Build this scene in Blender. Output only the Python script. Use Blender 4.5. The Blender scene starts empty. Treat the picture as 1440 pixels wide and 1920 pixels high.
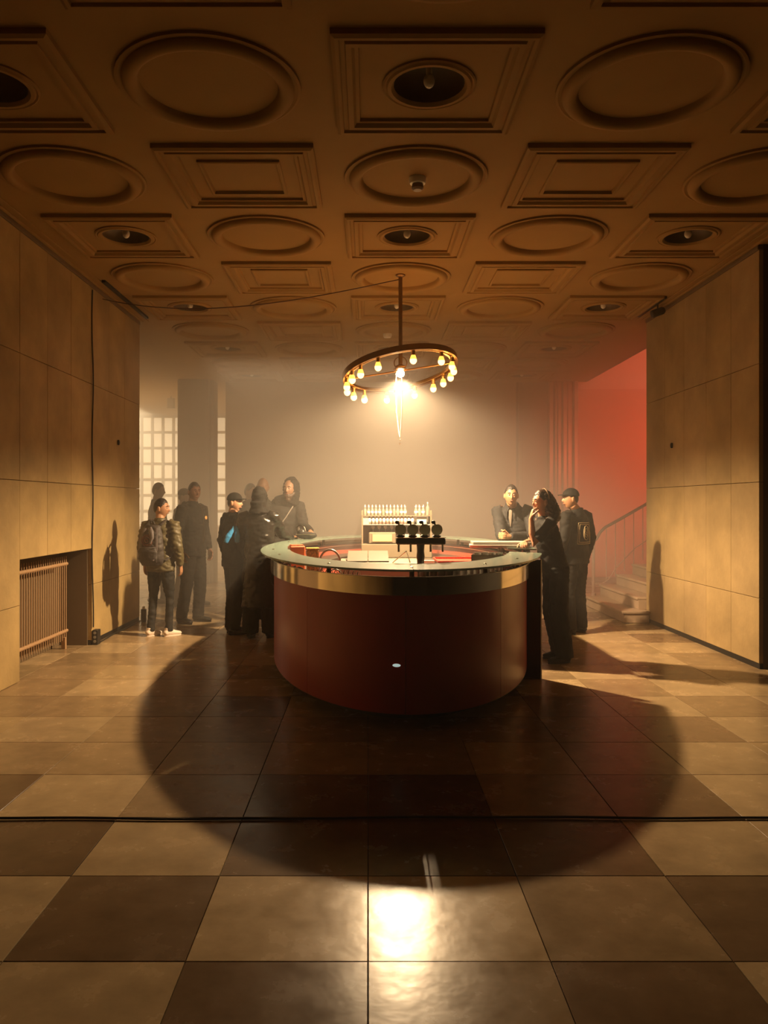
import bpy, bmesh, math, random
from mathutils import Vector, Matrix, noise

# ---------------------------------------------------------------- camera, world, lights, exposure
PI = math.pi
SC = bpy.context.scene
COL = SC.collection
random.seed(7)

CH = 1.5                                   # eye height
cam_d = bpy.data.cameras.new('camera')
cam = bpy.data.objects.new('camera', cam_d)
COL.objects.link(cam)
cam.location = (0, 0, CH)
cam.rotation_euler = (PI / 2, 0, 0)
cam_d.sensor_width = 36
cam_d.lens = 1485 / 1920 * 36
cam_d.shift_x = 30 / 1920
cam_d.shift_y = -14 / 1920
cam_d.clip_end = 100
SC.camera = cam

W = bpy.data.worlds.new('world')
SC.world = W
W.use_nodes = True
W.node_tree.nodes['Background'].inputs[0].default_value = (1, .6, .3, 1)
W.node_tree.nodes['Background'].inputs[1].default_value = 0.001

SC.view_settings.view_transform = 'Standard'
SC.view_settings.look = 'None'
SC.view_settings.gamma = 1
SC.view_settings.use_curve_mapping = False
SC.view_settings.exposure = 0.35
cy = SC.cycles
cy.max_bounces = 6
cy.diffuse_bounces = 3
cy.glossy_bounces = 3
cy.transmission_bounces = 5
cy.transparent_max_bounces = 8
cy.volume_bounces = 3
cy.caustics_reflective = False
cy.caustics_refractive = False
cy.sample_clamp_indirect = 2.0
cy.blur_glossy = 0.5

LAMP = Vector((.335, 8.17, 2.815))


def light(name, kind, loc, power, color, size=.05, **kw):
    d = bpy.data.lights.new(name, kind)
    d.energy = power
    d.color = color
    if kind == 'AREA':
        d.shape = 'RECTANGLE'
        d.size, d.size_y = size
    else:
        d.shadow_soft_size = size
    for k, v in kw.items():
        setattr(d, k, v)
    o = bpy.data.objects.new(name, d)
    COL.objects.link(o)
    o.location = loc
    return o


# the bright bare lamp hanging in the ring, shaded from above by its own cap
light('lamp_light', 'SPOT', LAMP - Vector((0, 0, .03)), 1150, (1, .69, .38), .05, spot_size=math.radians(159), spot_blend=.45)
# lamps in the lobby beyond the pillar, behind the left wall
o = light('lobby_light', 'AREA', (-6.2, 17.0, 3.6), 360, (1, .74, .42), (2.5, 2.5))
# added soft fill under the rear hall ceiling, brightens the back haze
light('rear_fill', 'AREA', (-.8, 13.2, 3.8), 30, (1, .72, .42), (3.5, 2.0))
# red spotlight up in the stairwell, behind the right wall
o = light('stairwell_light', 'SPOT', (4.9, 10.6, 2.6), 800, (1, .09, .03), .12, spot_size=math.radians(75), spot_blend=.8)
o.rotation_euler = (Vector((5.5, 15.3, 2.1)) - Vector((4.9, 10.6, 2.6))).to_track_quat('-Z', 'Y').to_euler()
# lamp on the upper landing
light('landing_light', 'POINT', (6.3, 13.6, 4.9), 60, (1, .42, .26), .15)

# ---------------------------------------------------------------- materials
MATS = {}


def mat(name, color, rough=.6, metal=0, var=0, scale=6, bump=0, bscale=40, detail=4, spec=.5, emit=None, estr=0,
        trans=0, coat=0, objcol=False, stretch=None, sheen=0, ior=1.45, rvar=0):
    if name in MATS:
        return MATS[name]
    m = bpy.data.materials.new(name)
    m.use_nodes = True
    nt = m.node_tree
    N, L = nt.nodes, nt.links
    b = N['Principled BSDF']
    b.inputs['Base Color'].default_value = (*color, 1)
    b.inputs['Roughness'].default_value = rough
    b.inputs['Metallic'].default_value = metal
    b.inputs['Specular IOR Level'].default_value = spec
    b.inputs['IOR'].default_value = ior
    b.inputs['Transmission Weight'].default_value = trans
    b.inputs['Coat Weight'].default_value = coat
    b.inputs['Coat Roughness'].default_value = .12
    b.inputs['Sheen Weight'].default_value = sheen
    if emit:
        b.inputs['Emission Color'].default_value = (*emit, 1)
        b.inputs['Emission Strength'].default_value = estr
    geo = N.new('ShaderNodeNewGeometry')
    mp = N.new('ShaderNodeMapping')
    L.new(geo.outputs['Position'], mp.inputs[0])
    if stretch:
        mp.inputs['Scale'].default_value = stretch
    if var or objcol:
        base = None
        if objcol:
            oi = N.new('ShaderNodeObjectInfo')
            base = oi.outputs['Color']
        nz = N.new('ShaderNodeTexNoise')
        nz.inputs['Scale'].default_value = scale
        nz.inputs['Detail'].default_value = detail
        nz.inputs['Roughness'].default_value = .62
        L.new(mp.outputs[0], nz.inputs['Vector'])
        mr = N.new('ShaderNodeMapRange')
        mr.inputs['From Min'].default_value = .3
        mr.inputs['From Max'].default_value = .7
        mr.inputs['To Min'].default_value = 1 - var
        mr.inputs['To Max'].default_value = 1 + var
        L.new(nz.outputs['Fac'], mr.inputs['Value'])
        mx = N.new('ShaderNodeVectorMath')
        mx.operation = 'SCALE'
        if base is not None:
            L.new(base, mx.inputs[0])
        else:
            mx.inputs[0].default_value = color
        L.new(mr.outputs[0], mx.inputs['Scale'])
        L.new(mx.outputs[0], b.inputs['Base Color'])
        if rvar:
            m2 = N.new('ShaderNodeMapRange')
            m2.inputs['From Min'].default_value = .3
            m2.inputs['From Max'].default_value = .7
            m2.inputs['To Min'].default_value = rough - rvar
            m2.inputs['To Max'].default_value = rough + rvar
            L.new(nz.outputs['Fac'], m2.inputs['Value'])
            L.new(m2.outputs[0], b.inputs['Roughness'])
    if bump:
        n2 = N.new('ShaderNodeTexNoise')
        n2.inputs['Scale'].default_value = bscale
        n2.inputs['Detail'].default_value = 3
        L.new(mp.outputs[0], n2.inputs['Vector'])
        bp = N.new('ShaderNodeBump')
        bp.inputs['Strength'].default_value = bump
        bp.inputs['Distance'].default_value = .02
        L.new(n2.outputs['Fac'], bp.inputs['Height'])
        L.new(bp.outputs[0], b.inputs['Normal'])
    MATS[name] = m
    return m


M_FLOOR = mat('floor_stone', (.4, .3, .2), .25, var=.20, scale=5, detail=7, objcol=True, bump=.06, bscale=9, rvar=.05, spec=.17)
M_JOINT = mat('floor_joint', (.05, .035, .02), .8)
M_WALL = mat('wall_stone', (.5, .38, .22), .62, var=.30, scale=1.3, detail=8, objcol=True, bump=.12, bscale=30, spec=.3)
M_WALLB = mat('wall_backing', (.10, .07, .04), .9)
M_CEIL = mat('ceiling_plaster', (.33, .20, .072), .8, var=.06, scale=2, bump=.05, bscale=60, spec=.2)
M_DOME = mat('dome_dark', (.10, .07, .04), .5)
M_BACKW = mat('back_wall_paint', (.48, .37, .24), .8, var=.08, scale=1)
M_REDW = mat('red_lit_wall_paint', (.50, .16, .08), .75, var=.08, scale=1)  # red of the stairwell light mixed into the wall colour
M_SALM = mat('upper_wall_paint', (.6, .3, .2), .8, var=.05, scale=1)
M_PILLAR = mat('pillar_plaster', (.22, .18, .13), .7, var=.08, scale=1)
M_BLACK = mat('black_paint', (.012, .010, .008), .6)
M_STEP = mat('stair_stone', (.42, .30, .20), .5, var=.15, scale=4, bump=.1, bscale=40)
M_RAIL = mat('rail_dark', (.10, .04, .03), .4)
M_RAILL = mat('rail_paint', (.35, .22, .18), .5)
M_LACQ = mat('red_lacquer', (.36, .010, .006), .32, spec=.4, coat=.05, var=.08, scale=3)
M_LACQI = mat('red_inner', (.46, .085, .045), .45)
M_CHROME = mat('chrome', (.78, .72, .58), .10, 1)
M_STEEL = mat('steel', (.55, .50, .42), .3, 1)
M_DSTEEL = mat('dark_steel', (.12, .10, .08), .28, 1)
M_GLASS = mat('frosted_green_glass', (.27, .37, .30), .20, trans=.35, ior=1.45, var=.05, scale=4)
M_CLEAR = mat('clear_glass', (.90, .86, .78), .12, trans=.55, ior=1.35)
M_BRASS = mat('brass', (.55, .32, .12), .3, 1)
M_BULB = mat('warm_bulb', (1, .7, .3), .3, emit=(1, .62, .25), estr=2.6)
M_BULBT = mat('bulb_amber_collar', (1, .6, .2), .3, emit=(1, .46, .07), estr=1.7)
M_LAMPB = mat('lamp_bulb', (1, .9, .7), .3, emit=(1, .86, .62), estr=60)
M_PANE = mat('lit_pane', (1, .85, .6), .4, emit=(1, .74, .40), estr=1.2)
M_CREAM = mat('cream_board', (.17, .135, .088), .5)
M_PAPER = mat('label_paper', (.85, .72, .62), .6)
M_PINK = mat('pink_paper', (.80, .42, .36), .6)
M_ORANGE = mat('orange_plastic', (.85, .16, .05), .35, trans=.1)
M_AMBER = mat('amber_sweets', (.8, .48, .12), .3, var=.5, scale=60)
M_BLUEL = mat('blue_screen', (.1, .2, .6), .3, emit=(.15, .45, 1), estr=1.6)
M_WHITE = mat('white_plastic', (.75, .70, .62), .4)
M_GREYSLAB = mat('grey_slab', (.36, .34, .30), .35)
M_RUBBER = mat('black_rubber', (.015, .013, .012), .45)
M_DOT = mat('tap_face', (.34, .22, .15), .4)
for _m in (M_BULB, M_BULBT, M_LAMPB, M_PANE, M_BLUEL):
    _m.cycles.emission_sampling = 'NONE'


# ---------------------------------------------------------------- mesh helpers
class MB:
    def __init__(s):
        s.v, s.f, s.m = [], [], []

    def add(s, vs, fs, mi=0):
        n = len(s.v)
        s.v += [tuple(v) for v in vs]
        s.f += [tuple(i + n for i in f) for f in fs]
        s.m += [mi] * len(fs)
        return s

    def box(s, x0, x1, y0, y1, z0, z1, mi=0, M=None):
        vs = [Vector((x, y, z)) for z in (z0, z1) for x, y in ((x0, y0), (x1, y0), (x1, y1), (x0, y1))]
        if M:
            vs = [M @ v for v in vs]
        return s.add(vs, [(3, 2, 1, 0), (4, 5, 6, 7), (0, 1, 5, 4), (1, 2, 6, 5), (2, 3, 7, 6), (3, 0, 4, 7)], mi)

    def bev(s, x0, x1, y0, y1, z0, z1, b=.004, mi=0, M=None):
        """box with all edges chamfered"""
        vs, idx = [], {}
        X, Y, Z = (x0, x1), (y0, y1), (z0, z1)
        for i in (0, 1):
            for j in (0, 1):
                for k in (0, 1):
                    sx, sy, sz = (b if i == 0 else -b), (b if j == 0 else -b), (b if k == 0 else -b)
                    for a in range(3):
                        p = [X[i] + sx, Y[j] + sy, Z[k] + sz]
                        p[a] = (X[i], Y[j], Z[k])[a]
                        idx[(i, j, k, a)] = len(vs)
                        vs.append(Vector(p))
        fs = []
        for a in range(3):
            o1, o2 = [q for q in range(3) if q != a]
            for e in (0, 1):
                ring = []
                for u, w in ((0, 0), (1, 0), (1, 1), (0, 1)):
                    c = [0, 0, 0]
                    c[a], c[o1], c[o2] = e, u, w
                    ring.append(idx[(*c, a)])
                fs.append(tuple(ring))
        for a in range(3):                                   # edges parallel to a
            o1, o2 = [q for q in range(3) if q != a]
            for u in (0, 1):
                for w in (0, 1):
                    c0, c1 = [0, 0, 0], [0, 0, 0]
                    c0[o1] = c1[o1] = u
                    c0[o2] = c1[o2] = w
                    c1[a] = 1
                    fs.append((idx[(*c0, o1)], idx[(*c1, o1)], idx[(*c1, o2)], idx[(*c0, o2)]))
        for i in (0, 1):
            for j in (0, 1):
                for k in (0, 1):
                    fs.append(tuple(idx[(i, j, k, a)] for a in range(3)))
        if M:
            vs = [M @ v for v in vs]
        return s.add(vs, fs, mi)

    def loft(s, pts, rad, seg=14, side=(1, 0, 0), mi=0, cap=True):
        """closed tube through pts with elliptical sections (ru along side, rv across)"""
        pts = [Vector(p) for p in pts]
        n = len(pts)
        vs, side = [], Vector(side)
        for i, p in enumerate(pts):
            t = (pts[min(i + 1, n - 1)] - pts[max(i - 1, 0)])
            t = t.normalized() if t.length > 1e-9 else Vector((0, 0, 1))
            u = side - t * side.dot(t)
            if u.length < 1e-3:
                u = Vector((0, 1, 0)) - t * t.y
                if u.length < 1e-3:
                    u = Vector((0, 0, 1))
            u.normalize()
            side = u if abs(Vector(side).dot(t)) > .9 else side
            w = t.cross(u)
            r = rad[i] if isinstance(rad, list) else rad
            ru, rv = r if isinstance(r, (list, tuple)) else (r, r)
            for k in range(seg):
                a = 2 * PI * k / seg
                vs.append(p + u * (ru * math.cos(a)) + w * (rv * math.sin(a)))
        fs = []
        for i in range(n - 1):
            for k in range(seg):
                k2 = (k + 1) % seg
                fs.append((i * seg + k, i * seg + k2, (i + 1) * seg + k2, (i + 1) * seg + k))
        if cap:
            fs.append(tuple(range(seg))[::-1])
            fs.append(tuple((n - 1) * seg + k for k in range(seg)))
        return s.add(vs, fs, mi)

    def tube(s, pts, r, seg=8, mi=0):
        """parallel-transported round tube"""
        pts = [Vector(p) for p in pts]
        n = len(pts)
        t0 = (pts[1] - pts[0]).normalized()
        u = t0.orthogonal().normalized()
        vs = []
        for i, p in enumerate(pts):
            t = (pts[min(i + 1, n - 1)] - pts[max(i - 1, 0)]).normalized()
            u = (u - t * u.dot(t)).normalized()
            w = t.cross(u)
            rr = r[i] if isinstance(r, (list, tuple)) else r
            for k in range(seg):
                a = 2 * PI * k / seg
                vs.append(p + u * (rr * math.cos(a)) + w * (rr * math.sin(a)))
        fs = [(i * seg + k, i * seg + (k + 1) % seg, (i + 1) * seg + (k + 1) % seg, (i + 1) * seg + k)
              for i in range(n - 1) for k in range(seg)]
        fs += [tuple(range(seg))[::-1], tuple((n - 1) * seg + k for k in range(seg))]
        return s.add(vs, fs, mi)

    def lathe(s, prof, seg=20, c=(0, 0, 0), M=None, mi=0, sx=1, sy=1, cap=True):
        """profile [(r, z)...] about Z"""
        vs, fs = [], []
        n = len(prof)
        for r, z in prof:
            for k in range(seg):
                a = 2 * PI * k / seg
                vs.append(Vector((r * math.cos(a) * sx, r * math.sin(a) * sy, z)))
        for i in range(n - 1):
            for k in range(seg):
                k2 = (k + 1) % seg
                fs.append((i * seg + k, i * seg + k2, (i + 1) * seg + k2, (i + 1) * seg + k))
        if prof[0][0] > 0 and cap:
            fs.append(tuple(range(seg))[::-1])
        if prof[-1][0] > 0 and cap:
            fs.append(tuple((n - 1) * seg + k for k in range(seg)))
        if M:
            vs = [M @ v for v in vs]
        vs = [v + Vector(c) for v in vs]
        return s.add(vs, fs, mi)

    def ball(s, c, r, seg=12, rings=8, M=None, mi=0):
        r = r if isinstance(r, (list, tuple)) else (r, r, r)
        vs, fs = [], []
        for i in range(1, rings):
            th = PI * i / rings
            for k in range(seg):
                a = 2 * PI * k / seg
                vs.append(Vector((r[0] * math.sin(th) * math.cos(a), r[1] * math.sin(th) * math.sin(a), r[2] * math.cos(th))))
        top, bot = len(vs), len(vs) + 1
        vs += [Vector((0, 0, r[2])), Vector((0, 0, -r[2]))]
        for i in range(rings - 2):
            for k in range(seg):
                k2 = (k + 1) % seg
                fs.append((i * seg + k, (i + 1) * seg + k, (i + 1) * seg + k2, i * seg + k2))
        for k in range(seg):
            k2 = (k + 1) % seg
            fs.append((top, k, k2))
            fs.append((bot, (rings - 2) * seg + k2, (rings - 2) * seg + k))
        if M:
            vs = [M @ v for v in vs]
        vs = [v + Vector(c) for v in vs]
        return s.add(vs, fs, mi)

    def mesh(s, name, smooth=False):
        me = bpy.data.meshes.new(name)
        me.from_pydata(s.v, [], s.f)
        bm = bmesh.new()
        bm.from_mesh(me)
        bmesh.ops.remove_doubles(bm, verts=bm.verts, dist=1e-5)
        bmesh.ops.recalc_face_normals(bm, faces=bm.faces)
        bm.to_mesh(me)
        bm.free()
        if len(me.polygons) == len(s.m) and any(s.m):
            me.polygons.foreach_set('material_index', s.m)
        if smooth:
            me.polygons.foreach_set('use_smooth', [True] * len(me.polygons))
            if smooth != 'all':
                try:
                    me.set_sharp_from_angle(angle=math.radians(smooth if smooth is not True else 35))
                except Exception:
                    pass
        return me

    def build(s, name, mats, parent=None, smooth=False, loc=None):
        me = s.mesh(name, smooth)
        return link(name, me, mats, parent, loc)


def link(name, me, mats=None, parent=None, loc=None):
    if mats and not me.materials:
        for m in (mats if isinstance(mats, (list, tuple)) else [mats]):
            me.materials.append(m)
    o = bpy.data.objects.new(name, me)
    COL.objects.link(o)
    if parent is not None:
        o.parent = parent
    if loc is not None:
        o.location = loc
    return o


def tag(o, label=None, cat=None, group=None, kind=None):
    if label:
        o['label'] = label
    if cat:
        o['category'] = cat
    if group:
        o['group'] = group
    if kind:
        o['kind'] = kind
    return o


def empty(name, loc=(0, 0, 0), rz=0, label=None, cat=None, group=None, kind=None):
    o = bpy.data.objects.new(name, None)
    COL.objects.link(o)
    o.empty_display_size = .1
    o.location = loc
    o.rotation_euler = (0, 0, rz)
    return tag(o, label, cat, group, kind)


def copy_tree(o, parent=None):
    c = o.copy()
    COL.objects.link(c)
    c.parent = parent
    for ch in list(o.children):
        copy_tree(ch, c)
    return c


def remeshed(mb, name, voxel=.012, smooth=2, wrinkle=0, wscale=9, seed=0):
    """voxel-remesh overlapping closed shapes into one continuous skin"""
    me = mb.mesh(name + '_tmp')
    o = bpy.data.objects.new(name + '_tmp', me)
    COL.objects.link(o)
    r = o.modifiers.new('r', 'REMESH')
    r.mode = 'VOXEL'
    r.voxel_size = voxel
    r.adaptivity = 0
    if smooth:
        sm = o.modifiers.new('s', 'SMOOTH')
        sm.factor = .5
        sm.iterations = smooth
    dg = bpy.context.evaluated_depsgraph_get()
    out = bpy.data.meshes.new_from_object(o.evaluated_get(dg))
    out.name = name
    bpy.data.objects.remove(o)
    bpy.data.meshes.remove(me)
    if wrinkle:
        sv = Vector((seed * 3.1, seed * 1.7, 0))
        nrm = [v.normal.copy() for v in out.vertices]
        for v, n in zip(out.vertices, nrm):
            q = Vector((v.co.x * wscale, v.co.y * wscale, v.co.z * wscale * 1.8)) + sv
            a = noise.noise(q)
            v.co += n * wrinkle * (abs(a) * 2 - .5 + .5 * noise.noise(q * 2.3))
    out.polygons.foreach_set('use_smooth', [True] * len(out.polygons))
    return out

# ---------------------------------------------------------------- the room
ZC = 3.87
XL, XR = -2.95, 3.56
YL, YR = 10.23, 10.13                         # far ends of the two side walls

# floor: a slab with single stone tiles lying on it
fl = MB().box(-8, 8, -1.5, 21, -.12, -.018).build('floor', M_JOINT)
tag(fl, kind='structure')
LT, MT, DT, XT = (.37, .265, .145), (.27, .185, .098), (.15, .095, .05), (.11, .06, .03)
NAMED = {(-2, 0): LT, (-1, 0): DT, (0, 0): MT, (1, 0): DT, (2, 0): LT,
         (-3, 1): LT, (-2, 1): DT, (-1, 1): LT, (0, 1): LT, (1, 1): MT, (2, 1): DT,
         (-3, 2): DT, (-2, 2): LT, (-1, 2): DT, (0, 2): XT, (1, 2): DT, (2, 2): LT,
         (-4, 3): DT, (-3, 3): LT, (-2, 3): MT, (-1, 3): DT, (0, 3): XT, (1, 3): MT, (2, 3): DT, (3, 3): LT}
g = .0016
tb = MB()
tb.add([(g, g, -.018), (.6 - g, g, -.018), (.6 - g, .6 - g, -.018), (g, .6 - g, -.018),
        (g, g, -.0015), (.6 - g, g, -.0015), (.6 - g, .6 - g, -.0015), (g, .6 - g, -.0015),
        (g + .0015, g + .0015, 0), (.6 - g - .0015, g + .0015, 0), (.6 - g - .0015, .6 - g - .0015, 0), (g + .0015, .6 - g - .0015, 0)],
       [(0, 1, 5, 4), (1, 2, 6, 5), (2, 3, 7, 6), (3, 0, 4, 7), (4, 5, 9, 8), (5, 6, 10, 9), (6, 7, 11, 10), (7, 4, 8, 11), (8, 9, 10, 11)])
tile_me = tb.mesh('floor_tile')
tile_me.materials.append(M_FLOOR)
rest = MB()
cand = []
for k in range(-6, 31):
    for i in range(-13, 13):
        x0, y0 = i * .6, 2.0 + k * .6
        yc, xc = y0 + .3, x0 + .3
        vis = y0 + .6 > 2.25 and abs(xc + .2) < .56 * yc + .5 and x0 + .6 > -3.05 - (5 if y0 > 10 else 0) and x0 < (3.7 if y0 > 6.5 else 4)
        if vis:
            cand.append((y0, i, k))
        else:
            rest.add([(x0 + g, y0 + g, 0), (x0 + .6 - g, y0 + g, 0), (x0 + .6 - g, y0 + .6 - g, 0), (x0 + g, y0 + .6 - g, 0)], [(0, 1, 2, 3)])
cand.sort()
for n, (y0, i, k) in enumerate(cand):
    x0 = i * .6
    if n < 290:
        o = link('floor_tile', tile_me, parent=fl, loc=(x0, y0, random.uniform(-.0004, .0004)))
        t = NAMED.get((i, k))
        if t is None:
            t = random.choice([LT, LT, MT]) if (i + k) % 2 else random.choice([MT, MT, (.31, .22, .115), (.20, .13, .07) if i > -3 else MT])
        j = random.uniform(.9, 1.1)
        o.color = (t[0] * j, t[1] * j, t[2] * j, 1)
    else:
        rest.add([(x0 + g, y0 + g, 0), (x0 + .6 - g, y0 + g, 0), (x0 + .6 - g, y0 + .6 - g, 0), (x0 + g, y0 + .6 - g, 0)], [(0, 1, 2, 3)])
o = rest.build('floor_tiling', M_FLOOR, fl)
o.color = (*MT, 1)
tag(o, kind='stuff')

# left stone wall with the radiator niche
N0, N1, NZ = 6.71, 8.45, 1.03
wl = MB()
wl.box(-3.6, -2.99, -1.5, N0, 0, ZC + .1)
wl.box(-3.6, -2.99, N1, YL, 0, ZC + .1)
wl.box(-3.6, -2.99, N0, N1, NZ, ZC + .1)
wl.box(-3.6, -3.30, N0, N1, 0, NZ)
wl.box(-8, -3.6, YL - .25, YL, 0, ZC + .1)
wl = tag(wl.build('wall_left', M_WALLB), kind='structure')
ZJ = [0.05, .645, 1.705, 2.785, ZC - .05]
YJ = [-1.5, -.93, -.36, .21, .78, 1.35, 1.92, 2.45, 3.0, 3.57, 4.14, 4.71, 5.28, 5.85, 6.14, 6.71, 7.29, 7.87, 8.45, 9.02, 9.6, YL]
gp = .0022


def slab(parent, x0, x1, ya, yb, za, zb, tone):
    M = Matrix.Translation((0, 0, 0))
    o = MB().bev(x0, x1, ya + gp, yb - gp, za + gp, zb - gp, .0025).build('stone_panel', M_WALL, parent)
    j = random.uniform(.94, 1.06)
    o.color = (tone[0] * j, tone[1] * j, tone[2] * j * random.uniform(.95, 1.05), 1)
    return o


WT = (.38, .265, .115)
for a, b in zip(YJ[:-1], YJ[1:]):
    for za, zb in zip(ZJ[:-1], ZJ[1:]):
        if a > N0 - .05 and b < N1 + .05:
            if zb < NZ:
                continue
            if za < NZ:
                za = NZ
        if za == .05 and b < N0 + .05:
            za = 0
        slab(wl, -2.99, XL + random.uniform(-.001, .001), a, b, za, zb, WT)
# cheek, lining and floor strip of the niche
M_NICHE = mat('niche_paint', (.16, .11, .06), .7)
MB().box(-3.30, -3.29, N0, N1, 0, NZ).build('niche_back', M_NICHE, wl)
MB().box(-3.29, -2.992, N1 - .012, N1 + .0, 0, NZ).build('niche_cheek', M_NICHE, wl)
MB().box(-3.29, -2.992, N0, N0 + .012, 0, NZ).build('niche_cheek', M_NICHE, wl)
tag(MB().box(-2.99, XL - .006, N1, YL, 0, .05).build('baseboard_left', M_BLACK), kind='structure')

# right stone wall and the black leaf beside it
Y0R = 7.21
wr = MB()
wr.box(XR + .04, 4.0, Y0R, YR, 0, ZC + .1)
wr.box(4.0, 8, YR - .25, YR, 0, ZC + .1)
wr = tag(wr.build('wall_right', M_WALLB), kind='structure')
YJR = [Y0R, 7.77, 8.34, 8.92, 9.5, YR]
for a, b in zip(YJR[:-1], YJR[1:]):
    for za, zb in zip(ZJ[:-1], ZJ[1:]):
        slab(wr, XR, XR + .04, a, b, za, zb, (.35, .245, .115))
tag(MB().box(XR + .006, XR + .04, Y0R, YR, 0, .05).build('baseboard_right', M_BLACK), kind='structure')
d1 = MB()
d1.bev(XR + .10, XR + .16, 5.1, Y0R - .01, 0, ZC - .1, .008)
d1.bev(XR + .085, XR + .10, 5.35, Y0R - .25, .3, 1.7, .006)
d1.bev(XR + .085, XR + .10, 5.35, Y0R - .25, 1.9, 3.4, .006)
tag(d1.build('door_1', M_BLACK), kind='structure')
tag(MB().box(XR + .10, 4.0, -1.5, 5.1, 0, ZC).build('wall_right_near', M_BLACK), kind='structure')

# ceiling: flat plaster with openings for the domes, mouldings as parts
CX0, CY0, PX, PY = .345, 4.47, 1.24, 1.26
KS = range(-3, 9)
cb = MB()
SEG = 32
RD = .20


def cell_center(i, k):
    return CX0 + i * PX, CY0 + k * PY


for i in range(-2, 3):
    for k in KS:
        x, y = cell_center(i, k)
        hx, hy = PX / 2, PY / 2
        if i % 2 == 0 and k % 2 == 0:
            vs = []
            for q in range(SEG):
                a = 2 * PI * (q + .5) / SEG
                c, s_ = math.cos(a), math.sin(a)
                sc = 1 / max(abs(c), abs(s_))
                vs.append((x + RD * c, y + RD * s_, ZC))
                vs.append((x + hx * c * sc, y + hy * s_ * sc, ZC))
            fs = [(2 * q, 2 * q + 1, (2 * q + 3) % (2 * SEG), (2 * q + 2) % (2 * SEG)) for q in range(SEG)]
            cb.add(vs, fs)
            for q in range(4):                                  # fill the corners cut by the 32-gon
                a0 = 2 * PI * (SEG // 8 + q * SEG // 4 - .5) / SEG
                a1 = 2 * PI * (SEG // 8 + q * SEG // 4 + .5) / SEG
                pts = []
                for a in (a0, a1):
                    c, s_ = math.cos(a), math.sin(a)
                    sc = 1 / max(abs(c), abs(s_))
                    pts.append((x + hx * c * sc, y + hy * s_ * sc, ZC))
                cx = hx * (1 if math.cos((a0 + a1) / 2) > 0 else -1)
                cy_ = hy * (1 if math.sin((a0 + a1) / 2) > 0 else -1)
                cb.add([pts[0], (x + cx, y + cy_, ZC), pts[1]], [(0, 1, 2)])
        else:
            cb.add([(x - hx, y - hy, ZC), (x + hx, y - hy, ZC), (x + hx, y + hy, ZC), (x - hx, y + hy, ZC)], [(0, 1, 2, 3)])
GX0, GX1 = CX0 - 2.5 * PX, CX0 + 2.5 * PX
GY0, GY1 = CY0 - 3.5 * PY, CY0 + 8.5 * PY


def cq(x0, x1, y0, y1, z=ZC):
    cb.add([(x0, y0, z), (x1, y0, z), (x1, y1, z), (x0, y1, z)], [(0, 1, 2, 3)])


cq(-8, 8, -1.5, GY0)
cq(-8, GX0, GY0, GY1)
cq(GX1, 4.23, GY0, GY1)
cq(4.23, 8, GY0, YR)
cq(-8, 4.23, GY1, 21)
cb.box(-8, 4.23, -1.5, 21, ZC + .25, ZC + .3)
cb.box(4.23, 8, -1.5, YR, ZC + .25, ZC + .3)
cb.box(4.20, 4.23, YR, 15.3, ZC, ZC + .3)
ceil = tag(cb.build('ceiling', M_CEIL), kind='structure')


def square_frame(mb, prof):
    """prof [(half size, drop)] swept round a square"""
    vs = []
    for r, d in prof:
        for sx, sy in ((-1, -1), (1, -1), (1, 1), (-1, 1)):
            vs.append((sx * r, sy * r, -d))
    fs = []
    for i in range(len(prof) - 1):
        for k in range(4):
            k2 = (k + 1) % 4
            fs.append((i * 4 + k, i * 4 + k2, i * 4 + 4 + k2, i * 4 + 4 + k))
    mb.add(vs, fs)
    return mb


def round_frame(mb, prof, seg=48):
    vs, fs = [], []
    for r, d in prof:
        for k in range(seg):
            a = 2 * PI * k / seg
            vs.append((r * math.cos(a), r * math.sin(a), -d))
    for i in range(len(prof) - 1):
        for k in range(seg):
            k2 = (k + 1) % seg
            fs.append((i * seg + k, i * seg + k2, (i + 1) * seg + k2, (i + 1) * seg + k))
    mb.add(vs, fs)
    return mb


SQP = [(.535, -.001), (.535, .030), (.515, .042), (.495, .042), (.49, .026), (.465, .026), (.46, .040), (.43, .040), (.415, .018), (.395, .018), (.39, -.001)]
sq_me = square_frame(MB(), SQP).mesh('square_moulding')
sq2 = square_frame(MB(), SQP)
square_frame(sq2, [(.285, -.001), (.285, .016), (.275, .022), (.262, .022), (.255, -.001)])
sq2_me = sq2.mesh('panel_moulding')
RP = [(.515, -.001), (.515, .016), (.50, .020), (.485, .012), (.475, .014)]
RP += [(.435 + .045 * math.cos(t * PI / 8), .014 + .040 * math.sin(t * PI / 8)) for t in range(0, 9)] + [(.385, -.001)]
rd_me = round_frame(MB(), RP).mesh('round_moulding', smooth=40)
dr_me = round_frame(MB(), [(.265, -.001), (.265, .010), (.255, .016), (.245, .010), (.235, .020), (.215, .020), (.202, .004), (.2, -.002)], 32).mesh('dome_rim', smooth=40)
for me in (sq_me, sq2_me, rd_me, dr_me):
    me.materials.append(M_CEIL)
dome = MB()
prof = [(RD * math.cos(t * PI / 16), .16 * math.sin(t * PI / 16)) for t in range(0, 8)] + [(.0, .16)]
dome.lathe(prof, 32, cap=False)
dome_me = dome.mesh('reflector', smooth='all')
dome_me.materials.append(M_DOME)
blb_me = MB().ball((0, 0, .02), (.032, .032, .040), 14, 10).lathe([(.018, .045), (.018, .15), (.026, .158)], 12).mesh('bulb', smooth=40)
blb_me.materials.append(M_WHITE)
ROWN = {-2: 'overhead just in front of the camera', 0: 'in the nearest full row of the ceiling', 2: 'in the row in front of the chandelier',
        4: 'in the row just behind the chandelier', 6: 'far back in the haze over the drinkers', 8: 'at the hazy back wall'}
COLN = {-2: 'left wall side', 0: 'middle', 2: 'right wall side'}
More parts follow.
